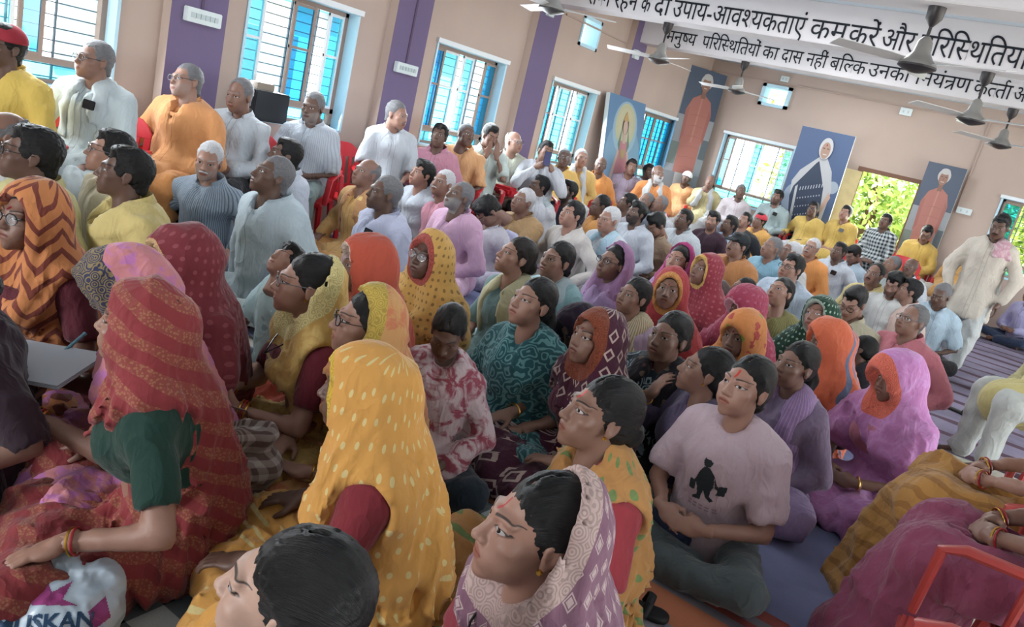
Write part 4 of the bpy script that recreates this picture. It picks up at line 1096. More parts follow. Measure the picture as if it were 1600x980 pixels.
def tree(loc, r, hgt, label, n=5200, seed=1):
    global LEAF
    if LEAF is None:
        t = NT('leaf_green'); v = t.obj(); nn = t.noise(v, 1.6, 3); n2 = t.new('ShaderNodeTexWhiteNoise'); t.l(v, n2.inputs[0])
        t.set(Base_Color=t.mix(nn.outputs[0], srgb('#79a84a'), srgb('#cfe28e')), Roughness=.6); t.b.inputs['Transmission Weight'].default_value = 0.; LEAF = t.m
    rs = np.random.RandomState(seed); root = thing('tree', label, 'tree', loc)
    tr = MB(); tr.tube([(0, 0, 0), (.1, 0, hgt * .4), (0, .1, hgt * .75)], [.16, .12, .06], 8); tr.build('trunk', plain('bark', '#5b4a3c', .9), root)
    cl = rs.randn(46, 3) * [r * .45, r * .45, r * .42] + [0, 0, hgt * .62]
    c = cl[rs.randint(0, 46, n)] + rs.randn(n, 3) * r * .15
    a = rs.randn(n, 3); a /= np.linalg.norm(a, axis=1)[:, None]; b = np.cross(a, rs.randn(n, 3)); b /= np.linalg.norm(b, axis=1)[:, None]
    s = .075 * (1 + .5 * rs.rand(n))[:, None]
    V = np.stack([c - a * s, c + b * s * .45, c + a * s, c - b * s * .45], 1).reshape(-1, 3)
    o = link('foliage', mk_mesh('foliage', V, np.arange(4 * n).reshape(n, 4), None, False), LEAF, root); o['kind'] = 'stuff'; return root
tree((-3.0, 17.6, -.3), 2.3, 3.6, 'broad green leafy tree seen through the open far door', 8500, 1)
tree((.6, 18.6, -.3), 1.9, 3.6, 'green leafy tree seen through the window beside the standing man', 7000, 2)
# ------------------------------------------------------------------ chairs
RED = plain('plastic_red', '#b3222b', .32, .45); RED2 = plain('plastic_dull_red', '#a63c38', .35, .45)
def make_chair(m):
    ch = thing('plastic_chair', None, 'chair')
    s = MB(); s.box((-.215, -.235, .395), (.215, .20, .420)); s.box((-.215, -.250, .385), (.215, -.225, .415)); s.build('seat', m, ch, bevel=.008)
    b = MB()
    def bp(u, z): a = u * .22; return np.array([a, .215 - .45 * a * a + (z - .42) * .20, z])
    def strip(u0, u1, z0, z1, n=4, th=.012):
        V = []
        for i in range(n + 1):
            u = u0 + (u1 - u0) * i / n
            for z in (z0, z1):
                top = z1 - .10 * max(0, abs(u) - .45) ** 2 * 3 if z == z1 and z1 > .8 else z
                p = bp(u, top); V += [p, p + [0, th, 0]]
        F = []
        for i in range(n):
            k = i * 4
            F += [(k, k+4, k+6, k+2), (k+1, k+3, k+7, k+5), (k, k+1, k+5, k+4), (k+2, k+6, k+7, k+3)]
        F += [(0, 2, 3, 1), (n*4, n*4+1, n*4+3, n*4+2)]; b.add(V, F)
    strip(-1, 1, .74, .865, 10); strip(-1, -.78, .42, .74, 2); strip(.78, 1, .42, .74, 2); strip(-1, 1, .42, .50, 8)
    for i in range(5): u = -.58 + .29 * i; strip(u - .07, u + .07, .50, .74, 1)
    b.build('backrest', m, ch, bevel=.003)
    for s_ in (-1, 1):
        a = MB(); a.tube([(s_*.225, .24, .66), (s_*.255, .05, .655), (s_*.262, -.16, .645), (s_*.255, -.215, .625), (s_*.240, -.225, .42)], [.022, .026, .028, .026, .022], 8, flat=.6); a.build('armrest', m, ch, True)
        for y0, y1 in ((-.20, -.245), (.18, .25)):
            l = MB(); l.tube([(s_*.20, y0, .40), (s_*.232, y1, 0)], [.027, .020], 6); l.build('leg', m, ch, True)
    return ch
_ch = {}
def chair(loc, rz, label, m=None, group=None):
    m = m or RED
    if m.name not in _ch: c = _ch[m.name] = make_chair(m)
    else: c = copy_tree(_ch[m.name])
    c.location = (loc[0], loc[1], 0); c.rotation_euler = (0, 0, rz); c['label'] = label
    if group: c['group'] = group
    return c
_cl = []
def seat(p, label, m=None):
    """a chair under a person who sits on one"""
    d = np.array([-math.sin(p['rz']), math.cos(p['rz'])]) * .03
    c = chair(p['loc'][:2] + d, p['rz'], label, m, 'red plastic chairs'); return p
P = person
TEE = dict(top='tee'); 
# ------------------------------------------------------------------ the row of chairs along the left wall
RX = -4.88
CH = lambda *a, **k: P(*a, pose='chair', **k)
W1 = '#d4dce0'; CREAM1 = '#dcd2b0'
seat(CH(6, 74, 'man in a yellow kurta with a maroon cap, at the picture edge', X=RX, B=35, Hd=50, hair='short', skin='d', tc=('#d8b427',), bc=('#d9d4c0',), cap=(plain('felt_maroon', '#8b2a35', .9), 'round'), glasses='black', hands='lap'), 'red plastic chair under the man with the maroon cap')
seat(CH(147, 95, 'man in white kurta and white shawl with glasses on a chair by the first window', X=RX, B=28, Hd=55, up=4, hair='crop', hc='grey', tc=('#c3d2d6',), bc=('#c9d6da',), bot='dhoti', glasses='black', scarf=(('#cfdde2',),), pocket=True, hands=('knee', 'lap'), skin='m', fat=1.05), 'red plastic chair under the man in the white shawl')
seat(CH(291, 128, 'stout white haired man in a saffron kurta leaning on his chair arm', X=RX, B=30, Hd=52, up=6, roll=-8, hair='short', hc='grey', tc=('#d58a3e',), bc=('#d1852f',), bot='dhoti', glasses='black', hands=('lap', 'arm'), skin='l', fat=1.18, bw=.5, beard=.3), 'red plastic chair under the stout man in saffron, his hand on its arm')
seat(CH(374, 150, 'balding man in white shirt and black trousers beside the loudspeaker', X=RX, B=22, Hd=34, up=-8, hair='recede', hc='grey', top='shirt', collar='long', tc=('#d3dde6',), bc=('#23252b',), bot='pants', hands='clasp', skin='m'), 'red plastic chair under the man in white shirt and black trousers')
seat(CH(489, 168, 'man in a grey striped short sleeved shirt and grey green trousers below the second window', X=RX, B=14, Hd=25, up=-6, hair='short', hc='grey', top='shirt', tc=('#b3bcc6', 'stripe', '#99a4b2'), bc=('#7f9595',), bot='pants', hands='clasp', skin='d', beard=.4, bw=.6, fat=1.1), 'red plastic chair under the man in the grey striped shirt')
seat(CH(620, 180, 'grey haired man in a white shirt looking right before the second column', X=RX, B=-12, Hd=-52, up=-4, hair='short', hc='grey', top='shirt', tc=('#d5dee8',), bc=('#a9aeb4',), bot='pants', hands='clasp', skin='l', moust='grey'), 'red plastic chair under the man in white before the second column')
seat(CH(686, 213, 'man in a dusty pink shirt seated at the left end of the third window', X=RX, B=14, Hd=12, hair='short', top='shirt', collar='long', tc=('#b9778c',), bc=('#c9c9c9',), bot='pants', hands='lap', skin='d'), 'red plastic chair under the man in the dusty pink shirt')
seat(CH(728, 212, 'man in a pale orange shirt with tilted head below the third window', X=RX, B=8, Hd=-28, roll=12, hair='short', hc='grey', top='shirt', tc=('#d59a5c',), bc=('#d8d3cc',), bot='pants', hands='knee', skin='d'), 'red plastic chair under the man in the pale orange shirt')
seat(CH(766, 213, 'man in a pale green shirt holding both hands up before his face', X=RX, B=-10, Hd=-30, up=-12, hair='short', top='shirt', tc=('#c6d6cf',), bc=('#2e3030',), bot='pants', hands='face', skin='m', lid=.3, pole=(.5, -.3, -1)), 'red plastic chair under the man who covers his face')
bag_man = seat(CH(803, 223, 'bald man with glasses in a cream shirt holding a red bag, before the third column', X=RX, B=-8, Hd=-42, hair='bald', hc='white', top='shirt', collar='long', tc=('#cfd2bd',), bc=('#2e2f33',), bot='pants', glasses='steel', hands='lap', skin='l'), 'red plastic chair under the bald man in the cream shirt')
phone_pointer = seat(CH(852, 238, 'man with thick moustache in white kurta pointing a phone, below the fourth window', X=RX + .3, B=-8, Hd=-22, roll=8, hair='short', tc=('#d5d9e2',), bc=('#d6d7dc',), hands='hold', moust='black', skin='m', fat=1.12), 'red plastic chair under the moustached man with the phone')
seat(CH(881, 248, 'grey haired man in yellow squeezed behind the phone of his neighbour', X=RX - .05, B=5, Hd=-10, hair='short', hc='grey', tc=('#d7a93a',), bc=('#d6d3c6',), hands='lap', skin='d', glasses='steel'), 'red plastic chair under the grey haired man in yellow')
seat(CH(908, 248, 'white haired man in yellow with a long white shawl beside the goddess picture', X=RX, B=-4, Hd=-18, hair='short', hc='white', tc=('#d8ab48',), bc=('#dbdbd9',), scarf=(('#d9dde0',),), hands='lap', skin='l'), 'red plastic chair under the white haired man with the white shawl')
seat(CH(938, 259, 'man in a bright orange kurta in front of the goddess picture', X=RX, B=-6, Hd=2, hair='bald', hc='grey', tc=('#dd8a22',), bc=('#d88c30',), hands='lap', skin='d'), 'red plastic chair under the man before the goddess picture')
seat(CH(986, 262, 'dark haired man in a mauve grey shirt at the edge of the goddess picture', X=RX, B=-6, Hd=-12, roll=6, hair='short', top='shirt', collar='long', tc=('#9a8a9d',), bc=('#6d6a72',), bot='pants', hands='lap', skin='m'), 'red plastic chair under the man in the mauve grey shirt')
seat(CH(1013, 269, 'dark haired man in a pale blue shirt below the fifth window', X=RX, B=-8, Hd=-25, hair='short', top='shirt', collar='long', tc=('#bccbd8',), bc=('#777b80',), bot='pants', hands='lap', skin='d'), 'red plastic chair under the man in the pale blue shirt')
seat(CH(1028, 272, 'bearded old man in orange with a white neck cloth by the fifth window', X=RX + .5, B=-5, Hd=-25, hair='bald', hc='white', tc=('#d98128',), bc=('#d9cfc0',), beard=1, bw=.9, hands='lap', skin='m', scarf=(('#dde0e0',),)), 'red plastic chair under the bearded old man in orange')
# ------------------------------------------------------------------ the row of chairs along the far wall
RY = 12.55
seat(CH(1072, 279, 'man in pale orange with a white cloth tied round his head in the far corner', Y=RY, B=5, Hd=8, roll=6, hair=None, tc=('#dd9a58',), bc=('#d9d9d6',), cap=(plain('cloth_white', '#d9d9dc', .9), 'round'), skin='d', hands='lap', beard=.5), 'red plastic chair in the far corner under the man with the head cloth')
seat(CH(1109, 285, 'man in a pale yellow kurta holding a white towel to his face', Y=RY, B=8, Hd=8, hair='recede', hc='grey', tc=('#cfc083',), bc=('#d8d9d6',), hands=('lap', 'mouth'), skin='m', scarf=(('#dfe4e8',),)), 'red plastic chair under the man with the white towel')
seat(CH(1157, 300, 'man in a pinkish white shirt in front of the far wall window', Y=RY, B=-5, Hd=-10, hair='short', top='shirt', collar='long', tc=('#d9ccd0',), bc=('#6f7480',), bot='pants', hands='clasp', skin='d', hc='grey'), 'red plastic chair under the man in the pinkish white shirt')
seat(CH(1214, 309, 'young man in a grey green denim shirt right of the far wall window', Y=RY, B=12, Hd=22, hair='fringe', top='shirt', collar='long', tc=('#8ea2a3',), bc=('#b9aea5',), bot='pants', hands='clasp', skin='m', beard=.7, pocket=True), 'red plastic chair under the young man in grey green denim')
seat(CH(1270, 328, 'man with dark glasses in a mustard yellow kurta below the portrait of a woman', Y=RY, B=16, Hd=18, hair='short', tc=('#c2a034',), bc=('#d9dfe6',), bot='dhoti', glasses='black', hands=('clasp', 'arm'), skin='d'), 'red plastic chair under the yellow kurta man with dark glasses')
seat(CH(1321, 334, 'man in a mustard yellow kurta in front of the cream door leaf', Y=RY, B=22, Hd=26, hair='short', tc=('#c39f2d',), bc=('#d2cfc6',), hands='clasp', skin='l', pocket=True, collar='half'), 'red plastic chair under the yellow kurta man before the door leaf')
seat(CH(1383, 347, 'man in a black and white checked shirt in front of the open door', Y=RY, B=14, Hd=20, hair='short', top='shirt', collar='long', tc=('#c9d3d6', 'check', '#1c2a30'), bc=('#2b2e38',), bot='pants', hands='clasp', skin='d'), 'red plastic chair under the man in the checked shirt')
phone_typist = seat(CH(1447, 366, 'man in a yellow kurta typing on a phone below the narrow portrait', Y=RY, B=0, Hd=0, up=-24, hair='short', tc=('#cfa62c',), bc=('#d9dbdc',), glasses='black', hands='phone', skin='m', lid=.3), 'red plastic chair under the yellow kurta man typing on a phone')
seat(CH(1511, 392, 'man in an ochre kurta half hidden behind the standing man', Y=RY - .3, B=30, Hd=40, hair='short', tc=('#c08f3e',), bc=('#cfc9bd',), hands='lap', skin='m'), 'red plastic chair half hidden behind the standing man')
chair((-5.0, 4.93), radians(80), 'empty red plastic chair with a round back below the second column', RED, 'red plastic chairs')
chair((-1.30, 11.4), radians(0), 'empty red plastic chair in front of the yellow kurta man with the phone', RED, 'red plastic chairs')
# ------------------------------------------------------------------ men on the floor, from the left
M = P
M(4, 212, 'bald man in a white shirt cut by the left picture edge', B=60, Hd=80, hair='bald', hc='grey', top='shirt', tc=('#d5d7d6',), skin='m', zh=.80)
M(47, 243, 'man with black glasses in a pale lime shirt, at the far left of the floor', B=60, Hd=86, up=6, hair='short', top='shirt', tc=('#c7c07a',), bc=('#c9c6b0',), glasses='black', skin='d', zh=.80, sc=1.06)
M(172, 240, 'man with glasses in cream, mostly hidden behind the man in yellow', B=60, Hd=82, hair='short', tc=('#d5c9a4',), bc=('#d6cfb8',), glasses='steel', skin='l', zh=.78, hands='knee')
M(194, 272, 'dark skinned man in a yellow short sleeved shirt with his back half turned', B=72, Hd=88, up=6, hair='short', top='shirt', tc=('#cdb763',), bc=('#d2c9a8',), bot='pants', skin='d', zh=.80, hands=('lap', 'floor'), fat=1.12)
M(326, 252, 'white haired man in a blue grey pinstriped shirt looking down to the right', B=28, Hd=12, up=-8, roll=4, hair='short', hc='white', top='shirt', collar='long', tc=('#8fa0b0', 'stripe', '#5f7080'), bc=('#787c84',), bot='pants', skin='l', moust='white', beard=.4, bw=.5, zh=.74, hands='knee')
M(425, 276, 'bald stout man in a light blue shirt looking up with his arm on his knee', B=52, Hd=64, up=16, hair='crop', hc='grey', top='shirt', collar='long', tc=('#b7cbd6',), bc=('#a6b4b9',), bot='pants', skin='d', zh=.83, hands=('knee', 'floor'), fat=1.2, buttons=True)
M(445, 243, 'dark haired man in a white shirt just behind the stout bald man', B=60, Hd=78, hair='short', top='shirt', tc=('#cbd4e4',), skin='d', zh=.80)
M(572, 272, 'bald man in a yellow kurta with a printed scarf, looking up', B=44, Hd=46, up=14, hair='bald', hc='grey', tc=('#cf9c47',), bc=('#c98a35',), bot='dhoti', scarf=(('#c58a4c', 'floral', '#9b4a37', '#dcc080'),), skin='m', zh=.78, hands='knee', fat=1.05)
M(600, 303, 'grey haired man in a bluish white kurta with a phone in his breast pocket', B=52, Hd=66, up=5, hair='short', hc='grey', tc=('#b9bfdc',), bc=('#c3c8dc',), pocket=True, skin='d', zh=.79, hands='lap')
M(659, 273, 'young man in a white half sleeved shirt behind the bluish white kurta', B=46, Hd=52, up=10, hair='fringe', top='shirt', tc=('#ccd5e2',), bc=('#555a66',), bot='pants', skin='l', zh=.78)
M(692, 287, 'white haired man with a white moustache in pink, behind the pink kurta', B=30, Hd=40, hair='short', hc='white', top='shirt', tc=('#d0889c',), moust='white', skin='m', zh=.76)
M(717, 308, 'grey bearded man in a pink kurta looking up', B=42, Hd=50, up=16, hair='short', hc='grey', tc=('#cf9fc0',), bc=('#d0a6c4',), beard=1, bw=.35, skin='d', zh=.78, hands='lap', fat=1.05)
M(762, 330, 'man with bowed black head under a white shawl', B=45, Hd=60, up=-62, hair='fringe', tc=('#cfccd8',), bc=('#b9b4c8',), skin='m', zh=.66, lean=.22, hands='lap')
M(817, 315, 'white haired man in a tan waistcoat hugging his lilac trousered knees', pose='hug', B=40, Hd=46, up=6, hair='crop', hc='white', tc=('#b08a55',), bc=('#a6a6c8',), bot='salwar', skin='m', zh=.76, hands='hug')
M(842, 292, 'dark haired man in a pale patterned shirt behind the tan waistcoat', B=45, Hd=58, hair='short', top='shirt', tc=('#bccad0', 'floral', '#8fa4b0', '#d6dfe3'), skin='d', zh=.77)
M(887, 300, 'young bearded man in a dark waistcoat over a pale shirt', B=34, Hd=46, hair='fringe', top='shirt', collar='long', tc=('#3c4152',), scarf=(('#b9c0d0',),), skin='d', zh=.77, beard=1.)
M(893, 336, 'clean shaven young man in a cream shirt looking up to the left', B=40, Hd=46, up=10, hair='short', top='shirt', collar='long', tc=('#cfc9c2',), bc=('#c9c2ba',), skin='l', zh=.76, hands='knee')
M(937, 322, 'balding man in an orange shirt behind the white haired man', B=55, Hd=66, up=-6, hair='recede', top='shirt', tc=('#d08c2e',), skin='d', zh=.74)
M(951, 344, 'white haired man with a light blue shawl over white', B=40, Hd=42, up=-2, hair='short', hc='white', tc=('#c6d2dc',), bc=('#c9ccd2',), scarf=(('#9fc3d6',),), skin='l', zh=.77, hands='lap')
M(980, 318, 'dark head and grey shirt between the light blue shawl and the black beard', B=50, Hd=75, hair='short', top='shirt', tc=('#a4a0a8',), skin='d', zh=.76)
M(994, 334, 'black bearded man with thick hair in a white shirt', B=38, Hd=42, hair='fringe', top='shirt', collar='long', tc=('#cbd3e0',), bc=('#6a6e7a',), bot='pants', skin='d', beard=1., moust='black', zh=.79, hands='lap')
M(1009, 316, 'balding man in a slate shirt, only his head showing by the orange chairs', B=20, Hd=40, hair='recede', hc='grey', top='shirt', tc=('#6a707c',), skin='m', zh=.78)
M(1030, 320, 'grey moustached man in a loose white shirt behind the bowed brown shirt', B=40, Hd=44, hair='recede', hc='grey', top='shirt', tc=('#d4d6dc',), skin='m', moust='grey', zh=.79)
M(1025, 352, 'man with bowed head in a brown shirt', B=36, Hd=40, up=-38, hair='fringe', top='shirt', collar='long', tc=('#8d7259',), bc=('#4a4440',), bot='pants', skin='m', zh=.72, lean=.12, hands='lap', lid=.3)
M(1068, 344, 'slim dark haired man in a white shirt left of the maroon T-shirt', B=32, Hd=36, hair='short', top='shirt', tc=('#ccd6de',), skin='d', zh=.77, hands='lap')
M(1113, 346, 'young man in a dark maroon T-shirt looking towards the camera', B=22, Hd=18, up=4, hair='fringe', top='tee', tc=('#3d2534',), bc=('#3a3d48',), bot='pants', skin='l', zh=.77, beard=.6, hands='lap')
M(1139, 352, 'dark haired man in blue half hidden by the dark maroon T-shirt', B=35, Hd=50, hair='short', top='shirt', tc=('#8fb0d4',), skin='d', zh=.76)
M(1163, 346, 'young man in a black T-shirt lifting his chin', B=28, Hd=30, up=20, hair='short', top='tee', tc=('#23262c',), bc=('#43464e',), bot='pants', skin='l', zh=.79, hands='knee')
M(1186, 346, 'man with a red cap in an orange kurta', B=30, Hd=40, hair='short', tc=('#d59a2e',), cap=(plain('cap_red', '#b23a44', .8), 'round'), skin='m', zh=.78)
M(1152, 384, 'man with a black peaked cap and moustache in a mustard brown kurta', B=32, Hd=40, up=4, hair='short', tc=('#a5692a',), bc=('#8d6a40',), cap=(plain('cap_black', '#1d2226', .8), 'peak'), moust='black', skin='m', zh=.79, hands='lap', fat=1.08)
M(1205, 388, 'grey haired man in a teal blue shirt looking up to the left', B=34, Hd=44, up=8, hair='crop', hc='grey', top='shirt', tc=('#6fa0b6',), bc=('#4a4e5a',), bot='pants', skin='m', zh=.77, hands='lap', fat=1.08)
M(1234, 394, 'white haired man peeping out behind the teal blue shirt', B=45, Hd=60, hair='short', hc='white', top='shirt', tc=('#d5d2d0',), skin='m', zh=.76)
M(1236, 420, 'man with glasses in a pale blue grey T-shirt', B=26, Hd=36, up=6, hair='short', top='tee', tc=('#9fb0c2',), bc=('#5a6070',), bot='pants', glasses='black', skin='l', zh=.80, hands='lap', fat=1.15)
M(1268, 388, 'white haired man with glasses and moustache in a bright orange kurta', B=18, Hd=24, hair='short', hc='white', tc=('#dd8a28',), bc=('#d98c34',), glasses='steel', moust='white', skin='l', zh=.80, hands='lap')
M(1310, 394, 'man in a white shirt with a phone in his pocket, left of the bowed head', B=22, Hd=28, hair='short', top='shirt', tc=('#c5cedb',), bc=('#4d5260',), bot='pants', skin='d', zh=.78, pocket=True, hands='knee')
M(1333, 398, 'man in a bluish white shirt bowing his black hair', B=30, Hd=40, up=-36, hair='short', top='shirt', collar='long', tc=('#b9cfe0',), skin='m', zh=.74, lean=.12, hands='lap')
M(1366, 430, 'moustached man in an open yellow shirt', B=20, Hd=26, up=4, hair='recede', top='shirt', collar='long', tc=('#cdb870',), bc=('#8a8578',), moust='black', skin='m', zh=.78, hands='lap')
M(1393, 414, 'grey head just visible behind the moustached man in yellow', B=30, Hd=50, hair='short', hc='grey', top='shirt', tc=('#9aa2a0',), skin='m', zh=.76)
M(1422, 418, 'bald dark man in white sitting in front of the phone typist', B=8, Hd=14, hair='bald', hc='grey', top='shirt', tc=('#d3dbe4',), skin='d', zh=.79, fat=1.1)
M(1397, 445, 'young bearded man in a white shirt looking down', B=18, Hd=18, up=-22, hair='fringe', top='shirt', tc=('#d2d3cf',), bc=('#5a5c60',), bot='pants', skin='m', zh=.76, beard=.8, lid=.3, hands='lap')
M(1333, 474, 'man with glasses in a cream shirt reading with bowed head', B=22, Hd=22, up=-26, hair='short', top='shirt', tc=('#cfc6a4',), bc=('#7a766a',), bot='pants', glasses='black', skin='l', zh=.75, lid=.3, hands='lap', fat=1.1)
M(1419, 455, 'dark haired man in pale pink behind the young man looking down', B=50, Hd=70, hair='short', top='shirt', tc=('#d4b6a8',), skin='m', zh=.74)
M(1424, 502, 'grey haired person with glasses in a salmon pink shirt', B=30, Hd=36, up=8, hair='recede', hc='grey', top='shirt', collar='long', tc=('#c66a78',), bc=('#b9607a',), glasses='steel', skin='m', zh=.76, hands='knee', fat=1.05)
M(1470, 462, 'man in a pale blue shirt, face hidden by the hand of the standing man', B=0, Hd=20, up=-14, hair='short', hc='grey', top='shirt', tc=('#b3cfe2',), bc=('#2c2a2e',), bot='pants', skin='d', zh=.76, hands='lap', fat=1.1)
M(1612, 462, 'person in a lavender shirt and blue jeans at the right picture edge', B=35, Hd=40, hair='short', top='shirt', collar='long', tc=('#a9a6d4',), bc=('#2f4160',), bot='pants', skin='m', zh=.76, hands='clasp')
# the man who walks through
s_ = P(1562, 355, 'man walking in a long cream kurta with a pink cloth on his shoulder', pose='stand', B=6, Hd=12, up=-16, hair='short', tc=('#d3c8b8',), bc=('#cfd3d0',), bot='salwar', moust='black', skin='d', zh=1.585, hands='down', lid=.4, fat=1.04, scarf=(('#c08a9a', 'tiedye', '#d4b4bc'), .075, 1), sc=1.04, dist=9.25, lean=.06)
# ------------------------------------------------------------------ women, girls and children on the floor
F = lambda *a, **k: P(*a, sex='f', **k)
def S(px, py, label, cols, blouse, v=None, **k):
    k.setdefault('hair', 'low'); k.setdefault('bot', 'saree'); k.setdefault('bindi', 1)
    return F(px, py, label, top='saree', tc=blouse, bc=cols, veil=v, **k)
w1 = S(50, 342, 'woman with glasses in an orange saree with brown zigzags and a maroon blouse', ('#c9772a', 'zigzag', '#7d3422'), ('#5a1626',), dict(back=.012, sides=(1, 2), w=1.03), B=46, Hd=52, up=4, glasses='black', bindi=1.4, skin='m', zh=.76, hands='lap', fat=1.15, hc='black')
w2 = S(204, 450, 'woman writing, a navy and gold border on the pink saree over her head', ('#d07a80', 'tiedye', '#c06ab0', '#33344e|#8d7c50'), ('#c8744a',), dict(f=.045, dz=-.02, bw=.070, w=1.04), B=78, Hd=92, up=-22, skin='m', zh=.72, lean=.10, hands=({'p': (.10, -.40, .36), 'y': (-.5, -.8, .1), 'z': (.4, .1, .9)}, {'p': (-.12, -.33, .38), 'y': (.35, -.9, -.2), 'z': (-.4, -.2, .9), 'h': 'grip'}), bangles=3, lid=.3)
w3 = S(288, 408, 'woman in a dark red saree with a gold lace edge low over her brow', ('#7c2530', 'dots', '#93404a', '#b99a6e'), ('#7a2230',), dict(f=.025, dz=-.012, bw=.012, sides=(2, 2)), B=58, Hd=60, up=-6, skin='d', zh=.74, hands='lap')
w4 = S(222, 512, 'woman in a red banded saree and green blouse with a gold bangle', ('#8c262c', 'band', '#9c5e3c', None, 1.4), ('#143a30',), dict(back=.05, o=1.25, w=1.0, body=.92, sides=(1, 1)), B=94, Hd=112, up=4, skin='l', zh=.74, hands='knee', bangles=2, fat=1.2, side=-1)
w5 = P(447, 412, 'boy in a pale blue printed T-shirt with his head thrown back and eyes shut', sex='m', sc=.74, B=44, Hd=52, up=40, roll=-10, hair='fringe', top='tee', tc=('#9fc0c6', 'floral', '#7f9fa8', '#b8d4d4'), bc=('#7f8fa4',), bot='pants', skin='l', lid=.06, zh=.62, hands='lap', lean=0)
w6 = S(478, 446, 'woman with glasses in a pale yellow saree and maroon blouse holding a phone', ('#bf9330', 'tiedye', '#cfa94a', '#cdbf86'), ('#6a1426',), dict(back=.085, o=1.8, oz=1.75, dz=.04, w=1.05, bw=.04), B=66, Hd=82, up=4, glasses='steel', skin='l', zh=.74, hands='phone', bangles=3, fat=1.12, hair='low', necklace=True)
w7 = S(572, 506, 'woman with black glasses in an apricot saree with a wide gold border', ('#cc9146', 'tiedye', '#c8703c', '#b39a4a'), ('#a8483a',), dict(back=.035, o=1.5, oz=1.35, dz=.01, bw=.05), B=66, Hd=78, up=4, glasses='black', skin='l', zh=.72, hands='lap', bangles=1, fat=1.1)
w8 = S(570, 612, 'woman in a mustard yellow veil and saree with a crimson blouse, in the front middle', ('#cf8f10', 'dashes', '#d9c070', '#b99a34', 1.6), ('#7c1624',), dict(back=.010, w=1.05, sides=(1, 1), bw=.02), B=86, Hd=98, up=-2, skin='d', zh=.74, hands=({'p': (.06, -.30, .26), 'y': (-.3, -.9, -.3), 'z': (0, -.2, 1)}, 'knee'), bangles=2, fat=1.12, side=1)
w9 = S(572, 418, 'woman in a plain red orange veil with a white beaded edge', ('#b9421f', 'plain', None, '#c9b6a8'), ('#b03a22',), dict(f=.01, bw=.008, sides=(2, 2)), B=62, Hd=72, up=2, skin='m', zh=.76, hands='lap')
w10 = S(672, 402, 'woman with silver glasses in a yellow veil with a broad printed border', ('#cb982c', 'dots', '#8d6a2a', '#9d4c44'), ('#c98f2a',), dict(f=.01, bw=.028, sides=(2, 2)), B=42, Hd=40, up=4, glasses='steel', skin='d', zh=.74, hands='lap')
w11 = F(700, 520, 'girl in a red and white tie dyed shirt looking down at her lap', sc=.86, B=14, Hd=4, up=-28, hair='low', top='kameez', tc=('#cdb4b8', 'tiedye', '#9d3f52'), bc=('#1f2d38',), bot='pants', skin='d', lid=.2, zh=.66, hands='lap')
w12 = F(806, 402, 'woman with tied back hair and a cream dupatta over both shoulders', B=42, Hd=62, up=14, hair='bun', hc='brown', top='kameez', collar='half', tc=('#5f7f80',), bc=('#b3a37c',), bot='salwar', scarf=(('#bdb78c',),), skin='l', zh=.74, hands='lap')
w13 = F(870, 408, 'woman in a pale aqua kameez with a white dupatta', B=36, Hd=44, up=6, hair='low', top='kameez', tc=('#86b4ba',), bc=('#9fc0c2',), bot='salwar', scarf=(('#b6cdd4',),), skin='l', zh=.73, hands='lap')
w14 = F(832, 474, 'girl with a ponytail in a teal paisley kurti', B=30, Hd=44, up=12, hair='pony', top='kameez', collar='half', tc=('#1f6068', 'paisley', '#5f9da0'), bc=('#23585c', 'paisley', '#5a9096'), bot='salwar', skin='l', zh=.73, hands='lap')
w15 = F(958, 412, 'woman with glasses and a mauve dupatta over her head', B=38, Hd=44, hair='low', top='kameez', tc=('#9d7ba6',), bc=('#a284aa',), bot='salwar', veil=dict(back=.05, o=1.6, oz=1.4, dz=.02, sides=(1, 1), front=1), vc=('#91648f',), glasses='black', skin='m', zh=.75, hands='lap')
w16 = S(930, 530, 'woman in a maroon saree with white diamond prints and a gold bordered hood', ('#4a1730', 'rings', '#b39a90', '#7a3f2c', 1.2), ('#5a1c34',), dict(back=.02, bw=.045, w=1.05, sides=(2, 1)), B=40, Hd=46, up=6, skin='m', zh=.71, hands=('lap', 'knee'), bangles=1)
w17 = F(990, 464, 'girl with tied hair and a cream and gold dupatta', sc=.92, B=34, Hd=42, hair='low', top='kameez', tc=('#b59ab4',), bc=('#b59ab4',), bot='salwar', scarf=(('#cfc3a4', 'stripe', '#9d7a3c'),), skin='m', zh=.70, hands='lap')
w18 = F(1060, 408, 'woman with a magenta dupatta over her head and a lilac dress', B=30, Hd=26, hair='low', top='kameez', tc=('#9c6ea2', 'dots', '#b898b8'), bc=('#9c6ea2',), bot='salwar', veil=dict(back=.045, o=1.6, oz=1.5, dz=.02, sides=(1, 1)), vc=('#a82c72',), bindi=1, skin='l', zh=.75, hands='lap')
w19 = S(1046, 454, 'smiling woman in a red veil with an orange gold edge facing the camera', ('#a82a30', 'plain', None, '#bf8750'), ('#a82a30',), dict(back=.022, bw=.022, sides=(2, 2)), B=12, Hd=8, skin='m', zh=.73, hands='lap')
w20 = S(1102, 424, 'woman in a dark red gold edged veil left of the peaked cap', ('#8f2436', 'dots', '#a64a52', '#c2a05c'), ('#a03040',), dict(back=.012, bw=.02, sides=(2, 2)), B=36, Hd=44, skin='m', zh=.75, hands='lap')
w21 = S(938, 650, 'bareheaded woman in a mustard saree with green motifs and a red blouse', ('#b77d2c', 'dots', '#6a8440', None, .7), ('#9c2230',), None, B=62, Hd=62, up=10, hair='bun', bindi=1, tilak=1, skin='m', zh=.76, hands='lap', fat=1.08, side=1, necklace=True)
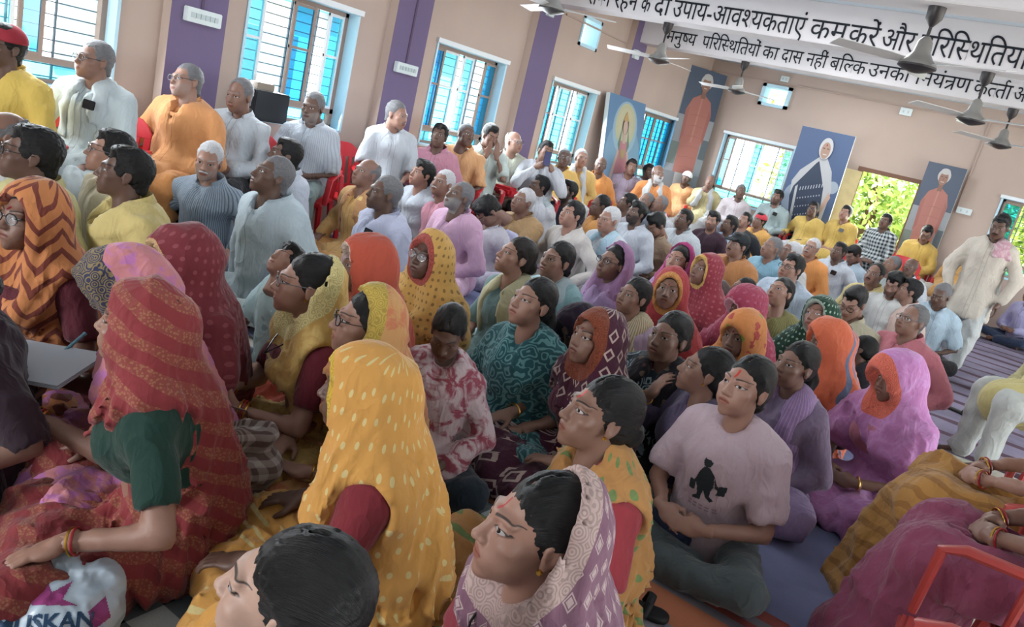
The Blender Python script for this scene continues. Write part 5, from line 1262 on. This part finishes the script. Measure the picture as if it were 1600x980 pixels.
w22 = S(838, 832, 'woman in a mauve brocade saree drawn over her head, nearest the camera', ('#7d5268', 'diamond', '#b49a98', '#ad9590', 1.5), ('#8a2434',), dict(back=.062, o=1.8, oz=1.75, dz=.04, w=.98, bw=.035, sides=(2, 1)), B=52, Hd=66, up=8, hair='low', skin='l', zh=.78, hands='lap', bindi=1, tilak=.6, necklace=True)
w23 = F(1046, 528, 'woman in a black and white printed dress with a dark shawl', B=26, Hd=32, up=4, hair='bun', top='kameez', collar='half', tc=('#1e2c36', 'paisley', '#8fa0a8'), bc=('#23262c',), bot='salwar', scarf=(('#231f26', 'floral', '#5c3038', '#6a5a4c'),), skin='m', zh=.72, bindi=1, hands='lap', fat=1.1)
w24 = F(1102, 582, 'girl in a violet shirt laughing with her hand before her mouth', sc=.95, B=48, Hd=80, hair='low', top='shirt', tc=('#564a68',), bc=('#24304e',), bot='pants', skin='m', zh=.68, hands=('lap', 'mouth'), bangles=1)
w25 = S(1158, 524, 'woman in an orange floral veil with a silver edge low on her brow', ('#cf7a1e', 'floral', '#b03a2a', '#7f8a3a'), ('#c8762a',), dict(f=.02, dz=-.022, sides=(2, 2), bw=.010), B=24, Hd=26, up=-8, skin='m', zh=.72, hands='lap')
w26 = S(1166, 480, 'woman hidden in a deep pink veil behind the orange floral veil', ('#9c2a4c', 'dots', '#a84a66', '#cf9fae'), ('#9c2a4c',), dict(f=.045, dz=-.03, sides=(2, 2), bw=.010), B=34, Hd=40, up=-14, skin='d', zh=.72, hands='lap')
w27 = F(1160, 452, 'child whose dark tied hair shows above the deep pink veil', sc=.8, B=60, Hd=70, hair='bun', top='kameez', tc=('#8a7f98',), bc=('#8a7f98',), bot='salwar', skin='m', zh=.62)
w28 = F(1219, 458, 'young woman in an olive green dress lifting her chin', B=30, Hd=36, up=18, roll=-10, hair='low', top='kameez', collar='half', tc=('#7f7a3c', 'stripe', '#938c50'), bc=('#7f7a3c',), bot='salwar', skin='l', zh=.72, hands='lap')
w29 = S(1280, 494, 'woman in a dark green mirror work veil', ('#123c2a', 'dots', '#7fa08c', '#8a9a90'), ('#123c2a',), dict(back=.03, bw=.014, sides=(2, 2), w=1.03), B=26, Hd=30, roll=-10, skin='m', zh=.72, hands='lap')
w30 = S(1296, 536, 'woman in a bright orange veil with blue wavy stripes', ('#cf5a24', 'wave', '#5c6a86'), ('#cf5a34',), dict(f=.035, dz=-.01, sides=(2, 2), w=1.02), B=42, Hd=58, up=-6, skin='d', zh=.74, hands='lap', bindi=0)
w31 = F(1346, 545, 'child with black hair behind the orange veil with blue stripes', sc=.78, B=70, Hd=100, hair='pony', top='kameez', tc=('#2a2a32',), bc=('#30303a',), bot='salwar', skin='d', zh=.60)
w32 = S(1404, 592, 'woman whose face is hidden by a violet pink veil with an orange printed border', ('#bf72b4', 'tiedye', '#c784c4', '#cf6a58'), ('#b96a80',), dict(f=.055, dz=-.03, sides=(2, 2), bw=.05, w=1.02), B=32, Hd=44, up=-10, skin='m', zh=.74, hands='clasp', bangles=1)
w33 = F(1243, 572, 'girl with long hair and a lavender scarf, right of the pink T-shirt', B=26, Hd=38, up=4, hair='pony', top='kameez', tc=('#84708e',), bc=('#8f76a0',), bot='salwar', scarf=(('#9672a8', 'stripe', '#a888b4'),), skin='m', zh=.71, hands='lap', sc=.97)
w34 = F(1165, 606, 'girl in a pink T-shirt with a printed figure and grey jeans', B=22, Hd=32, up=8, hair='low', top='tee', tc=('#d6bac6',), bc=('#4d595c',), bot='pants', tilak=1, skin='l', zh=.745, hands='clasp', fat=.95, sc=1.04)
w35 = F(456, 936, 'girl whose black hair fills the bottom edge, seen from behind the ear', sc=.95, B=95, Hd=108, hair='low', top='kameez', tc=('#7d6a80',), bc=('#7d6a80',), bot='salwar', skin='f', zh=.78, hands='lap')
w38 = F(905, 512, 'person bowed under a very dark purple shawl behind the maroon hood', sc=.9, B=45, Hd=45, up=-40, hair='low', top='kameez', tc=('#2c1c30',), bc=('#2c1c30',), bot='salwar', veil=dict(f=.04, sides=(2, 2)), vc=('#2b1b30',), skin='d', zh=.60, lean=.12)
w39 = F(1122, 456, 'child under a dark brown striped shawl below the dark red veil', sc=.72, B=30, Hd=30, up=-30, hair='low', top='kameez', tc=('#4a3434',), bc=('#4a3434',), bot='salwar', veil=dict(f=.05, sides=(2, 2)), vc=('#43302f', 'stripe', '#5a4440'), skin='d', zh=.50)
w40 = F(-60, 400, 'woman at the left picture edge in a dark plum dress, only her lap in view', B=70, Hd=80, hair='bun', top='kameez', collar='half', tc=('#33222e',), bc=('#33222e',), bot='salwar', skin='m', at=(-2.33, .86), zh=.72, hands='knee', bangles=1)
# on chairs at the right edge
w36 = seat(S(1652, 612, 'woman in an ochre yellow saree on a red chair at the right edge', ('#b9801f', 'zigzag', '#a06a16'), ('#c08a2a',), dict(sides=(1, 1)), pose='chair', B=84, Hd=84, skin='l', zh=1.16, hands='clasp', bangles=2, at=(.33, 3.30)), 'red plastic chair under the woman in the ochre saree', RED2)
w37 = seat(S(1720, 700, 'woman in a plain magenta pink saree on the nearer red chair at the right edge', ('#8f3a5c',), ('#8f3a5c',), dict(sides=(1, 2)), pose='chair', B=80, Hd=80, skin='m', zh=1.16, hands='clasp', bangles=2, at=(.40, 2.74)), 'red plastic chair under the woman in magenta', RED2)
w41 = seat(P(1668, 470, 'man in white pyjamas and yellow kurta on a chair, only his legs in view', pose='chair', B=62, Hd=70, hair='short', tc=('#cfc070',), bc=('#cdd2cc',), bot='salwar', skin='d', hands='lap', at=(.45, 5.85), zh=1.19), 'red plastic chair at the right edge under the man in white pyjamas', RED2)
w42 = P(1650, 520, 'man with a pink checked cloth on blue jeans at the right edge', B=60, Hd=70, hair='short', tc=('#cfc68a',), bc=('#34465e',), bot='pants', skin='d', hands='lap', zh=.76)
# ------------------------------------------------------------------ ceiling fans, at rest
FANB = plain('fan_grey', '#8e8c88', .35, .5, .4); FAND = plain('fan_dark', '#2c2a2c', .4); FANW = plain('fan_blade', '#b9bbbb', .4, .4)
def fan(x, y, z, top, ang, label):
    r = thing('ceiling_fan', label, 'fan', (x, y, z), ang, 'ceiling fans')
    MB().tube([(0, 0, .10), (0, 0, top - z - .02)], .011, 8).build('rod', FAND, r, True)
    MB().lathe([(.012, top - z - .12), (.05, top - z - .07), (.055, top - z), (.01, top - z)], n=16).build('canopy', FAND, r, True)
    MB().lathe([(.02, .15), (.045, .12), (.055, .05), (.085, .01), (.11, -.01), (.118, -.03), (.02, -.035)], n=24).build('motor', FANB, r, True)
    MB().lathe([(.118, -.030), (.118, -.042), (.08, -.06), (.03, -.075), (.01, -.078)], n=24).build('motor_cover', FAND, r, True)
    for k in range(3):
        b = MB(); n = 8; V = []; c, s = math.cos(2.094 * k), math.sin(2.094 * k)
        for i in range(n + 1):
            u = .11 + .47 * i / n; w = .035 + .035 * min(1, i / 2) * (1 - .25 * (i / n)); 
            for q in (-1, 1):
                for dz in (-.002, .002): V.append((u * c - q * w * s, u * s + q * w * c, -.012 + q * .012 + dz))
        F_ = []
        for i in range(n):
            a = 4 * i; F_ += [(a, a+4, a+6, a+2), (a+1, a+3, a+7, a+5), (a, a+1, a+5, a+4), (a+2, a+6, a+7, a+3)]
        F_ += [(0, 2, 3, 1), (4*n, 4*n+1, 4*n+3, 4*n+2)]; b.add(V, F_).build('blade', FANW, r)
    return r
for x, y, z, top, a, lb in ((-4.05, 5.98, 2.44, ZC, 2.6, 'ceiling fan at the top edge by the third purple column'), (-3.87, 7.95, 2.40, 2.755, 5.6, 'ceiling fan in front of the first word of the lower beam'),
        (-3.78, 10.28, 2.45, 2.80, 2.95, 'ceiling fan beside the tall portrait in the corner'), (-.97, 5.65, 2.40, 2.73, 5.9, 'nearest ceiling fan, in front of the right end of both beams'),
        (-.79, 7.92, 2.38, 2.755, 5.95, 'ceiling fan hanging just below the lower beam at the right'), (-.66, 10.3, 2.43, 2.80, 6.0, 'farthest ceiling fan on the right, above the narrow portrait')):
    fan(x, y, z, top, a, lb)
# ------------------------------------------------------------------ switch boards, cable ducts, speaker
SWW = plain('switch_white', '#c9d4d6', .4, .4); DUCTP = plain('duct_purple', '#54465f', .6); DUCTB = plain('duct_beige', '#a6958c', .6)
def board(lo, hi, label, along='y'):
    b = thing('switch_board', label, 'switchboard', [(a + c) / 2 for a, c in zip(lo, hi)])
    h = [(c - a) / 2 for a, c in zip(lo, hi)]; m = MB().box([-q for q in h], h); m.build('box', SWW, b, bevel=.005)
    n = 6 if max(h[0], h[1]) > .12 else 2
    for i in range(n):
        t_ = -.8 + 1.6 * (i + .5) / n; k = MB()
        if along == 'y': k.box((h[0], h[1] * (t_ - .10), -.018), (h[0] + .006, h[1] * (t_ + .10), .018))
        else: k.box((h[0] * (t_ - .10), -h[1] - .006, -.018), (h[0] * (t_ + .10), -h[1], .018))
        k.build('switch', plain('switch_grey', '#aebcbf', .4), b)
xc = WX + .103
board((xc, 3.33, 1.55), (xc + .05, 3.61, 1.65), 'white switch board on the first purple column')
board((xc, 5.48, 1.575), (xc + .05, 5.77, 1.67), 'white switch board on the second purple column')
board((xc, 7.72, 2.60), (xc + .05, 7.84, 2.70), 'small white socket box high on the third purple column')
board((xc, 10.02, 2.56), (xc + .05, 10.16, 2.68), 'small white socket box high on the fourth purple column')
board((-4.18, WY - .05, 2.96), (-4.05, WY, 3.05), 'small white socket above the far wall air vent', 'x')
board((-2.27, WY - .05, 2.80), (-2.10, WY, 2.91), 'small white socket high on the far wall above the door', 'x')
board((-1.06, WY - .05, 1.60), (-.86, WY, 1.69), 'white switch board right of the narrow portrait', 'x')
def duct(lo, hi, m, label):
    o = MB().box(lo, hi).build('cable_duct', m); tag(o, label, 'cable duct')
duct((xc, 3.46, 1.65), (xc + .012, 3.48, ZC), DUCTP, 'purple cable duct running up the first column to the ceiling')
duct((xc, 5.62, 1.67), (xc + .012, 5.64, ZC), DUCTP, 'purple cable duct running up the second column to the ceiling')
duct((WX + .02, WY - .02, 2.925), (5.5, WY, 2.945), DUCTB, 'beige cable duct along the top of the far wall')
duct((-1.07, WY - .02, 1.69), (-1.05, WY, 2.925), DUCTB, 'beige cable duct down to the board by the narrow portrait')
duct((WX, 8.3, 2.72), (WX + .02, 9.95, 2.74), DUCTB, 'beige cable duct on the left wall right of the air vent')
SPK = plain('speaker_black', '#1e2125', .5); sp = thing('loudspeaker', 'black loudspeaker box standing on the sill of the second window', 'speaker', (-5.33, 4.10, WZ0 + .015))
MB().box((-.15, -.17, 0), (.15, .17, .235)).build('cabinet', SPK, sp, bevel=.006); MB().box((.150, -.155, .015), (.158, .155, .22)).build('grille', plain('speaker_grille', '#2c3034', .8, bump=.4, bscale=400), sp)
tb2 = MB().box((-.06, -.10, .235), (.08, .06, .29)).build('amplifier', plain('amp_beige', '#8f8478', .5), sp, bevel=.004)
# ------------------------------------------------------------------ pictures leaning on the walls
def pic(label, bl, br, h, lean, shapes, th=.045):
    """a framed board: bl, br bottom corners, height, lean of the top towards the wall; shapes = (colour, points in 0..1)"""
    bl, br = np.array(bl, float), np.array(br, float); ux = br - bl; w = np.linalg.norm(ux); ux /= w; nv = np.array([ux[1], -ux[0], 0]); uz = nrm(np.array([0, 0, 1.]) - nv * lean)
    nn = np.cross(ux, uz); M = Matrix(((ux[0], nn[0], uz[0], bl[0]), (ux[1], nn[1], uz[1], bl[1]), (ux[2], nn[2], uz[2], bl[2]), (0, 0, 0, 1)))
    r = thing('portrait_picture', label, 'picture'); r.matrix_world = M
    # local: x along, y away from wall is negative
    sgn = -1 if (Vector(nn) @ Vector((0 - bl[0], 0 - bl[1], 0))) < 0 else 1
    MB().box((0, -sgn * th, 0), (w, 0, h)).build('board', plain('board_side', '#c9d3d8', .5), r)
    me = bpy.data.meshes.new('print'); V = []; F = []; mi = []; mats = {}
    for k, (col, pts) in enumerate(shapes):
        n = len(V); V += [(p[0] * w, sgn * (.0006 + .0004 * k), p[1] * h) for p in pts]; F.append(tuple(range(n, n + len(pts)))); mats.setdefault(col, len(mats)); mi.append(mats[col])
    me.from_pydata(V, [], F)
    for c in mats: me.materials.append(plain('print_' + c, tuple(x * .80 for x in faded(c)[:3]), .35, .35))
    me.polygons.foreach_set('material_index', mi); link('print', me, None, r); return r
def E(cx, cz, rx, rz, n=20, a0=0, a1=2 * pi): return [(cx + rx * math.cos(a0 + (a1 - a0) * i / n), cz + rz * math.sin(a0 + (a1 - a0) * i / n)) for i in range(n + (a1 - a0 < 6))]
def R_(x0, z0, x1, z1): return [(x0, z0), (x1, z0), (x1, z1), (x0, z1)]
def man_shapes():
    s = [('#8f979d', R_(0, 0, 1, 1)), ('#44566e', R_(0, .62, 1, 1)), ('#6f7f78', R_(0, .22, .22, .40)), ('#59666e', R_(.82, .30, 1, .46)), ('#7b8288', R_(0, 0, 1, .16))]
    s += [('#cfcfcc', [(.34, .0), (.72, .0), (.74, .26), (.30, .26)]), ('#b3695a', [(.24, .16), (.80, .16), (.78, .46), (.86, .66), (.76, .76), (.58, .80), (.44, .80), (.26, .76), (.15, .66), (.22, .46)])]
    s += [('#a55f52', [(.15, .66), (.24, .70), (.27, .46), (.20, .40)]), ('#a55f52', [(.86, .66), (.77, .70), (.76, .46), (.83, .40)]), ('#c07a68', [(.48, .42), (.53, .42), (.53, .79), (.49, .79)])]
    for i in range(6): s.append(('#aa6254', [(.27, .20 + .085 * i), (.52, .212 + .085 * i), (.76, .208 + .085 * i), (.76, .212 + .085 * i), (.52, .219 + .085 * i), (.27, .204 + .085 * i)]))
    s += [('#8a5f4c', R_(.45, .775, .57, .83)), ('#d8d8d6', E(.51, .905, .165, .060)), ('#9a6c55', E(.51, .885, .115, .060)), ('#d4d4d2', E(.51, .945, .12, .026)), ('#3a2a24', R_(.43, .897, .48, .902)), ('#3a2a24', R_(.54, .897, .59, .902)), ('#7f5645', [(.50, .872), (.53, .872), (.515, .90)]), ('#d8c4b8', R_(.465, .852, .555, .859))]
    return s
pic('tall portrait of a white haired man in a salmon kurta standing across the corner', (-5.36, 12.30, .82), (-4.98, 12.98, .82), 2.05, .02, man_shapes())
p4x = -1.62
pic('narrow portrait of a white haired man in a salmon kurta right of the door', (-1.62, 13.05, .50), (-1.10, 13.05, .50), 1.72, -.03, man_shapes())
wm = [('#4a648f', R_(0, 0, 1, 1)), ('#8fa0b4', E(.17, .42, .16, .12)), ('#9fb0c0', E(.88, .58, .11, .05)), ('#5f8078', R_(0, 0, .25, .26)),
      ('#d3d6da', [(.12, 0), (.80, 0), (.86, .30), (.88, .55), (.78, .70), (.62, .80), (.50, .80), (.20, .66), (.10, .56), (.20, .30)]),
      ('#33435c', [(.30, .0), (.62, .06), (.80, .34), (.72, .56), (.50, .76), (.46, .74), (.16, .52), (.14, .44), (.26, .2)]), ('#d3d6da', [(.20, .52), (.24, .54), (.36, .06), (.30, .06)]), ('#c9a58e', [(.80, .34), (.90, .50), (.84, .54), (.76, .40)])]
for i in range(6):
    for j in range(9): wm.append(('#b9c2cf', R_(.30 + .048 * j, .14 + .072 * i + .008 * j, .318 + .048 * j, .148 + .072 * i + .008 * j + (.022 if i == 5 else .004))))
wm += [('#e2e4e6', E(.56, .865, .125, .085)), ('#b08a74', E(.56, .85, .085, .066)), ('#3a2a28', R_(.50, .862, .54, .868)), ('#3a2a28', R_(.58, .862, .62, .868)), ('#f0e6e0', R_(.53, .815, .60, .822)), ('#8f2a2a', E(.56, .893, .012, .008))]
pic('portrait of a woman in white with a dark patterned shawl', (-3.47, 12.88, .40), (-2.66, 12.88, .40), 1.93, -.10, wm)
gd = [('#4f86b4', R_(0, 0, 1, 1)), ('#6f9fc4', E(.5, .45, .48, .34, 28)), ('#8fb4cc', E(.5, .72, .33, .25, 28)), ('#c9c99a', E(.5, .75, .27, .20, 28)), ('#dcd6a8', E(.5, .76, .20, .15, 28))]
gd += [('#b8586a', E(.5, .10, .36, .14)), ('#c47284', [(.30, .10), (.70, .10), (.66, .44), (.60, .60), (.40, .60), (.34, .44)]), ('#c8a898', [(.36, .52), (.40, .50), (.26, .20), (.20, .22)]), ('#c8a898', [(.64, .52), (.60, .50), (.74, .20), (.80, .22)]), ('#5f7f74', [(.34, .56), (.42, .74), (.40, .50)]), ('#5f7f74', [(.66, .56), (.58, .74), (.60, .50)]),
       ('#c8a898', R_(.46, .58, .54, .68)), ('#3f342f', E(.5, .745, .085, .085)), ('#cdab98', E(.5, .73, .062, .068)), ('#c29a4a', [(.42, .79), (.5, .88), (.58, .79)]), ('#b08f5a', E(.5, .52, .07, .09, 12, pi, 2 * pi)), ('#d8c9c0', [(.20, .06), (.5, .02), (.80, .06), (.5, .20)])]
pic('blue picture of a haloed goddess in pink leaning on the left wall', (-5.02, 9.62, .55), (-5.02, 10.78, .55), 1.50, .16, gd, .06)
# ------------------------------------------------------------------ things people hold
def wpt(i, p): return Matrix.Translation(Vector(i['loc'])) @ Matrix.Rotation(i['rz'], 4, 'Z') @ Vector(p)
def phone(i, p, label, tilt=(-.9, 0, 0), sc=1.):
    r = thing('mobile_phone', label, 'phone', wpt(i, p)); r.rotation_euler = (tilt[0], tilt[1], i['rz'] + tilt[2])
    MB().box((-.037 * sc, -.076 * sc, -.004), (.037 * sc, .076 * sc, .004)).build('body', PHONEM, r, bevel=.003); MB().box((-.034 * sc, -.072 * sc, .004), (.034 * sc, .072 * sc, .0046)).build('screen', plain('phone_screen', '#3a3c64', .1, .6), r)
mid = lambda i, dz=0., dy=-.08: (i['T'][1] + i['T'][-1]) / 2 + np.array([0, dy, dz])
phone(w6, mid(w6, .03, -.07), 'black phone in the hands of the woman in the pale yellow saree', (.5, 0, 0))
phone(phone_typist, mid(phone_typist, .07, -.06), 'black phone in the hands of the yellow kurta man at the far wall', (-.7 + 1.57, 0, 0))
phone(phone_pointer, mid(phone_pointer, .12, -.06), 'black phone held up by the moustached man in white', (1.45, 0, 0))
rb = MB().box((-.13, -.09, 0), (.13, .09, .10)).build('red_bag', plain('bag_red', '#b3222e', .5), None, True, .03, wpt(bag_man, (.0, -.28, .60))); tag(rb, 'red cloth bag on the lap of the bald man in the cream shirt', 'bag')
PAPER = plain('paper', '#b9c0c9', .7)
npad = thing('notepad', 'white notepad on the lap of the writing woman', 'notepad', (-2.36, 1.13, .40)); npad.rotation_euler = (radians(8), radians(-6), radians(28))
for i in range(3): MB().box((-.17 + .003 * i, -.12 + .002 * i, .004 * i), (.17 - .002 * i, .12, .004 * i + .0035)).build('sheet', PAPER, npad)
pen = thing('pen', 'pale blue pen in the right hand of the writing woman', 'pen'); PB = plain('pen_blue', '#6fa3b4', .4)
pa, pb_ = onz_(95, 553, .415), onz_(131, 523, .47)
MB().tube([pa, pa + (pb_ - pa) * .12, pb_], [.0015, .0055, .0055], 8).build('barrel', PB, pen, True); MB().tube([pb_, pb_ + (pb_ - pa) * .08], [.0065, .0065], 8).build('cap', PB, pen, True)
# ------------------------------------------------------------------ bags and shoes on the floor
BAGM = cloth('#6b5750', 'check', '#b4aaa4', None, 1.3)
bv = Vol((-.22, -.16, -.01), (.22, .16, .44), .008)
bv.cone((-.11, 0, .07), (.11, 0, .07), .075, k=.05).cone((-.12, 0, .22), (.12, .01, .23), .060, k=.06).cone((-.12, .01, .33), (.11, 0, .35), .040, k=.06)
bv.cone((-.11, .0, .36), (.10, 0, .38), .026, k=.01, cut=True); bv.plane((0, 0, -1), -.004)
bv.fold(lambda p: -.02 * (ridge(p, (11, 11, 6), 3) - .5), .05)
V, F_ = bv.mesh(); bagr = thing('cloth_bag', 'brown and white checked cloth bag between the red saree and the mustard saree', 'bag', (-1.74, 1.40, .03), radians(65)); link('body', mk_mesh('body', V, F_), BAGM, bagr)
MB().tube([(-.07, .03, .33), (-.06, .05, .40), (0, .06, .415), (.06, .05, .40), (.07, .03, .34)], .008, 6, flat=.4).build('handle', plain('strap_brown', '#5d4a44', .8), bagr, True)
PLB = plain('plastic_white', '#aebdca', .3, .5); INKB = plain('bag_ink_blue', '#23405e', .4); INKP = plain('bag_ink_pink', '#8f3a72', .4)
pv = Vol((-.26, -.20, -.01), (.26, .20, .30), .0075)
pv.ell((0, 0, .09), (.19, .13, .10), .03); pv.cone((-.10, .03, .14), (.12, .05, .17), .055, k=.05); pv.cone((-.02, .08, .18), (.03, .09, .235), .022, .008, .04); pv.cone((.10, .05, .17), (.15, .06, .20), .022, .010, .03)
pv.plane((0, 0, -1), -.004); pv.fold(lambda p: -.026 * (ridge(p, (12, 12, 12), 7) - .45) - .010 * (ridge(p, (30, 30, 30), 9) - .5), .05)
V, F_ = pv.mesh(); pbag = thing('plastic_bag', 'crumpled white plastic carrier bag with blue and pink print at the bottom left corner', 'bag', onz_(78, 992, .05) * [1, 1, 0] + [0, 0, .03], radians(60)); pbag.scale = (.8, .8, .8); pbody = link('body', mk_mesh('body', V, F_), PLB, pbag)
from mathutils.bvhtree import BVHTree
def print_on(target, V, F, dirv, m, name, parent, off=.0015):
    """lays a flat print (triangles in the local space of target) on to a surface along dirv"""
    me = target.data; bt = BVHTree.FromPolygons([tuple(v.co) for v in me.vertices], [tuple(p.vertices) for p in me.polygons]); d = Vector(dirv).normalized(); out = []; ok = []
    for p in V:
        h = bt.ray_cast(Vector(p) - d * .6, d); ok.append(h[0] is not None); out.append(tuple(h[0] - d * off) if h[0] is not None else tuple(p))
    F = [f_ for f_ in F if all(ok[i] for i in f_)]
    nm = bpy.data.meshes.new(name); nm.from_pydata(out, [], F); return link(name, nm, m, parent)
def raster(polys, cell):
    """cells of a grid that fall inside any polygon"""
    P_ = np.concatenate([np.array(p) for p in polys]); lo, hi = P_.min(0), P_.max(0); n = np.ceil((hi - lo) / cell).astype(int)
    X, Y_ = np.meshgrid(lo[0] + cell * (np.arange(n[0]) + .5), lo[1] + cell * (np.arange(n[1]) + .5), indexing='ij'); ins = np.zeros(X.shape, bool)
    for p in polys:
        p = np.array(p); a = np.zeros(X.shape, bool)
        for (x0, y0), (x1, y1) in zip(p, np.roll(p, -1, 0)): a ^= ((y0 > Y_) != (y1 > Y_)) & (X < (x1 - x0) * (Y_ - y0) / (y1 - y0 + 1e-12) + x0)
        ins |= a
    V = []; F = []; idx = {}
    def g(i, j):
        if (i, j) not in idx: idx[i, j] = len(V); V.append((lo[0] + cell * i, lo[1] + cell * j))
        return idx[i, j]
    for i, j in zip(*np.nonzero(ins)): F.append((g(i, j), g(i + 1, j), g(i + 1, j + 1), g(i, j + 1)))
    return V, F
def letters(text, x, y, size, cell):
    c = bpy.data.curves.new('t', 'FONT'); c.body = text; c.size = size; c.resolution_u = 2; c.offset = .002; o = bpy.data.objects.new('t', c); C.objects.link(o)
    me = bpy.data.meshes.new_from_object(o.evaluated_get(bpy.context.evaluated_depsgraph_get())); bpy.data.objects.remove(o)
    polys = [[(x + me.vertices[i].co.x, y + me.vertices[i].co.y) for i in p.vertices] for p in me.polygons]; bpy.data.meshes.remove(me); return raster(polys, cell)
# the writing faces the camera side of the bag; it lies on the bag's upper front
dv = Vector((.05, .80, -.60)).normalized(); rx = Vector((1, .0, .0)); ry_ = dv.cross(rx) * -1
for txt, x, y, sz, m in (('MUSKAN', -.132, -.040, .062, INKB), ('LADIES COLLECTION', -.13, -.072, .024, INKP)):
    v2, f2 = letters(txt, x, y, sz, .0020); print_on(pbody, [Vector((0, 0, .10)) + rx * a + ry_ * b for a, b in v2], f2, dv, m, 'print', pbag)
v2, f2 = raster([[(-.06, .05), (-.02, .10), (.0, .06), (.05, .09), (.03, .04), (.07, .02), (-.05, .03)], [(.10, .0), (.14, .04), (.16, -.02), (.12, -.05)]], .003); print_on(pbody, [Vector((0, 0, .10)) + rx * a + ry_ * b for a, b in v2], f2, dv, INKP, 'print', pbag)
# figure printed on the pink T-shirt
tsh = [c for c in w34['o'].children if c.name.startswith('tshirt')][0]
fig = [E(.005, .125, .0115, .0125, 14), [(-.006, .132), (.016, .138), (.019, .128), (-.007, .124)], [(-.004, .112), (.012, .112), (.022, .09), (.026, .055), (.020, .042), (-.020, .042), (-.026, .06), (-.022, .095)],
       [(-.022, .095), (-.030, .060), (-.042, .052), (-.046, .060), (-.034, .070)], [(.022, .09), (.030, .060), (.038, .052), (.034, .046), (.024, .055)],
       [(-.020, .042), (.004, .042), (-.010, .018), (-.026, .010), (-.034, .018), (-.020, .026)], [(.0, .042), (.020, .042), (.016, .016), (.030, .004), (.028, -.002), (.004, .004), (.004, .02)],
       [(-.060, .076), (-.040, .070), (-.036, .038), (-.058, .044)], [(.026, .058), (.046, .056), (.046, .024), (.026, .026)]]
v2, f2 = raster(fig, .0022); cx_ = w34['Ch']
pr = print_on(tsh, [(-a * 1.3 + .012, -.3, cx_[2] - .155 + b * 1.25) for a, b in v2], f2, (0, 1, 0), plain('print_dark', '#2b3236', .8), 'print', w34['o'])
v2, f2 = raster([[(-.05 + .02 * i, -.018 - .012 * j), (-.036 + .02 * i, -.018 - .012 * j), (-.038 + .02 * i, -.024 - .012 * j), (-.05 + .02 * i, -.023 - .012 * j)] for i in range(5) for j in range(2)], .002)
print_on(tsh, [(-a * 1.2 + .012, -.3, cx_[2] - .150 + b) for a, b in v2], f2, (0, 1, 0), plain('print_faint', '#9a8592', .8), 'print', w34['o'])
for (x, y, rz_, lb) in ((-.66, 2.26, 1.9, 'black sandal on the striped durrie behind the mustard saree'), (-.02, 7.2, 1.2, 'black sandal near the feet of the walking man')):
    r = thing('sandal', lb, 'shoe', (x, y, .026 if y < 3 else .008), rz_); BLK = plain('sandal_black', '#141416', .6)
    so = Vol((-.07, -.16, -.005), (.07, .16, .10), .007); so.cone((0, -.09, .012), (.004, .09, .012), .038, .032, .02); so.plane((0, 0, 1), .022, .004); so.plane((0, 0, -1), 0, .002); V, F_ = so.mesh(); link('sole', mk_mesh('sole', V, F_), BLK, r)
    MB().tube([(-.045, -.04, .015), (-.03, -.05, .06), (.0, -.055, .075), (.03, -.05, .06), (.045, -.04, .015)], .014, 8, flat=.5).build('strap', BLK, r, True)
chair((.30, 2.14), radians(-90), 'empty red plastic chair nearest the camera at the bottom right', RED2, 'red plastic chairs')
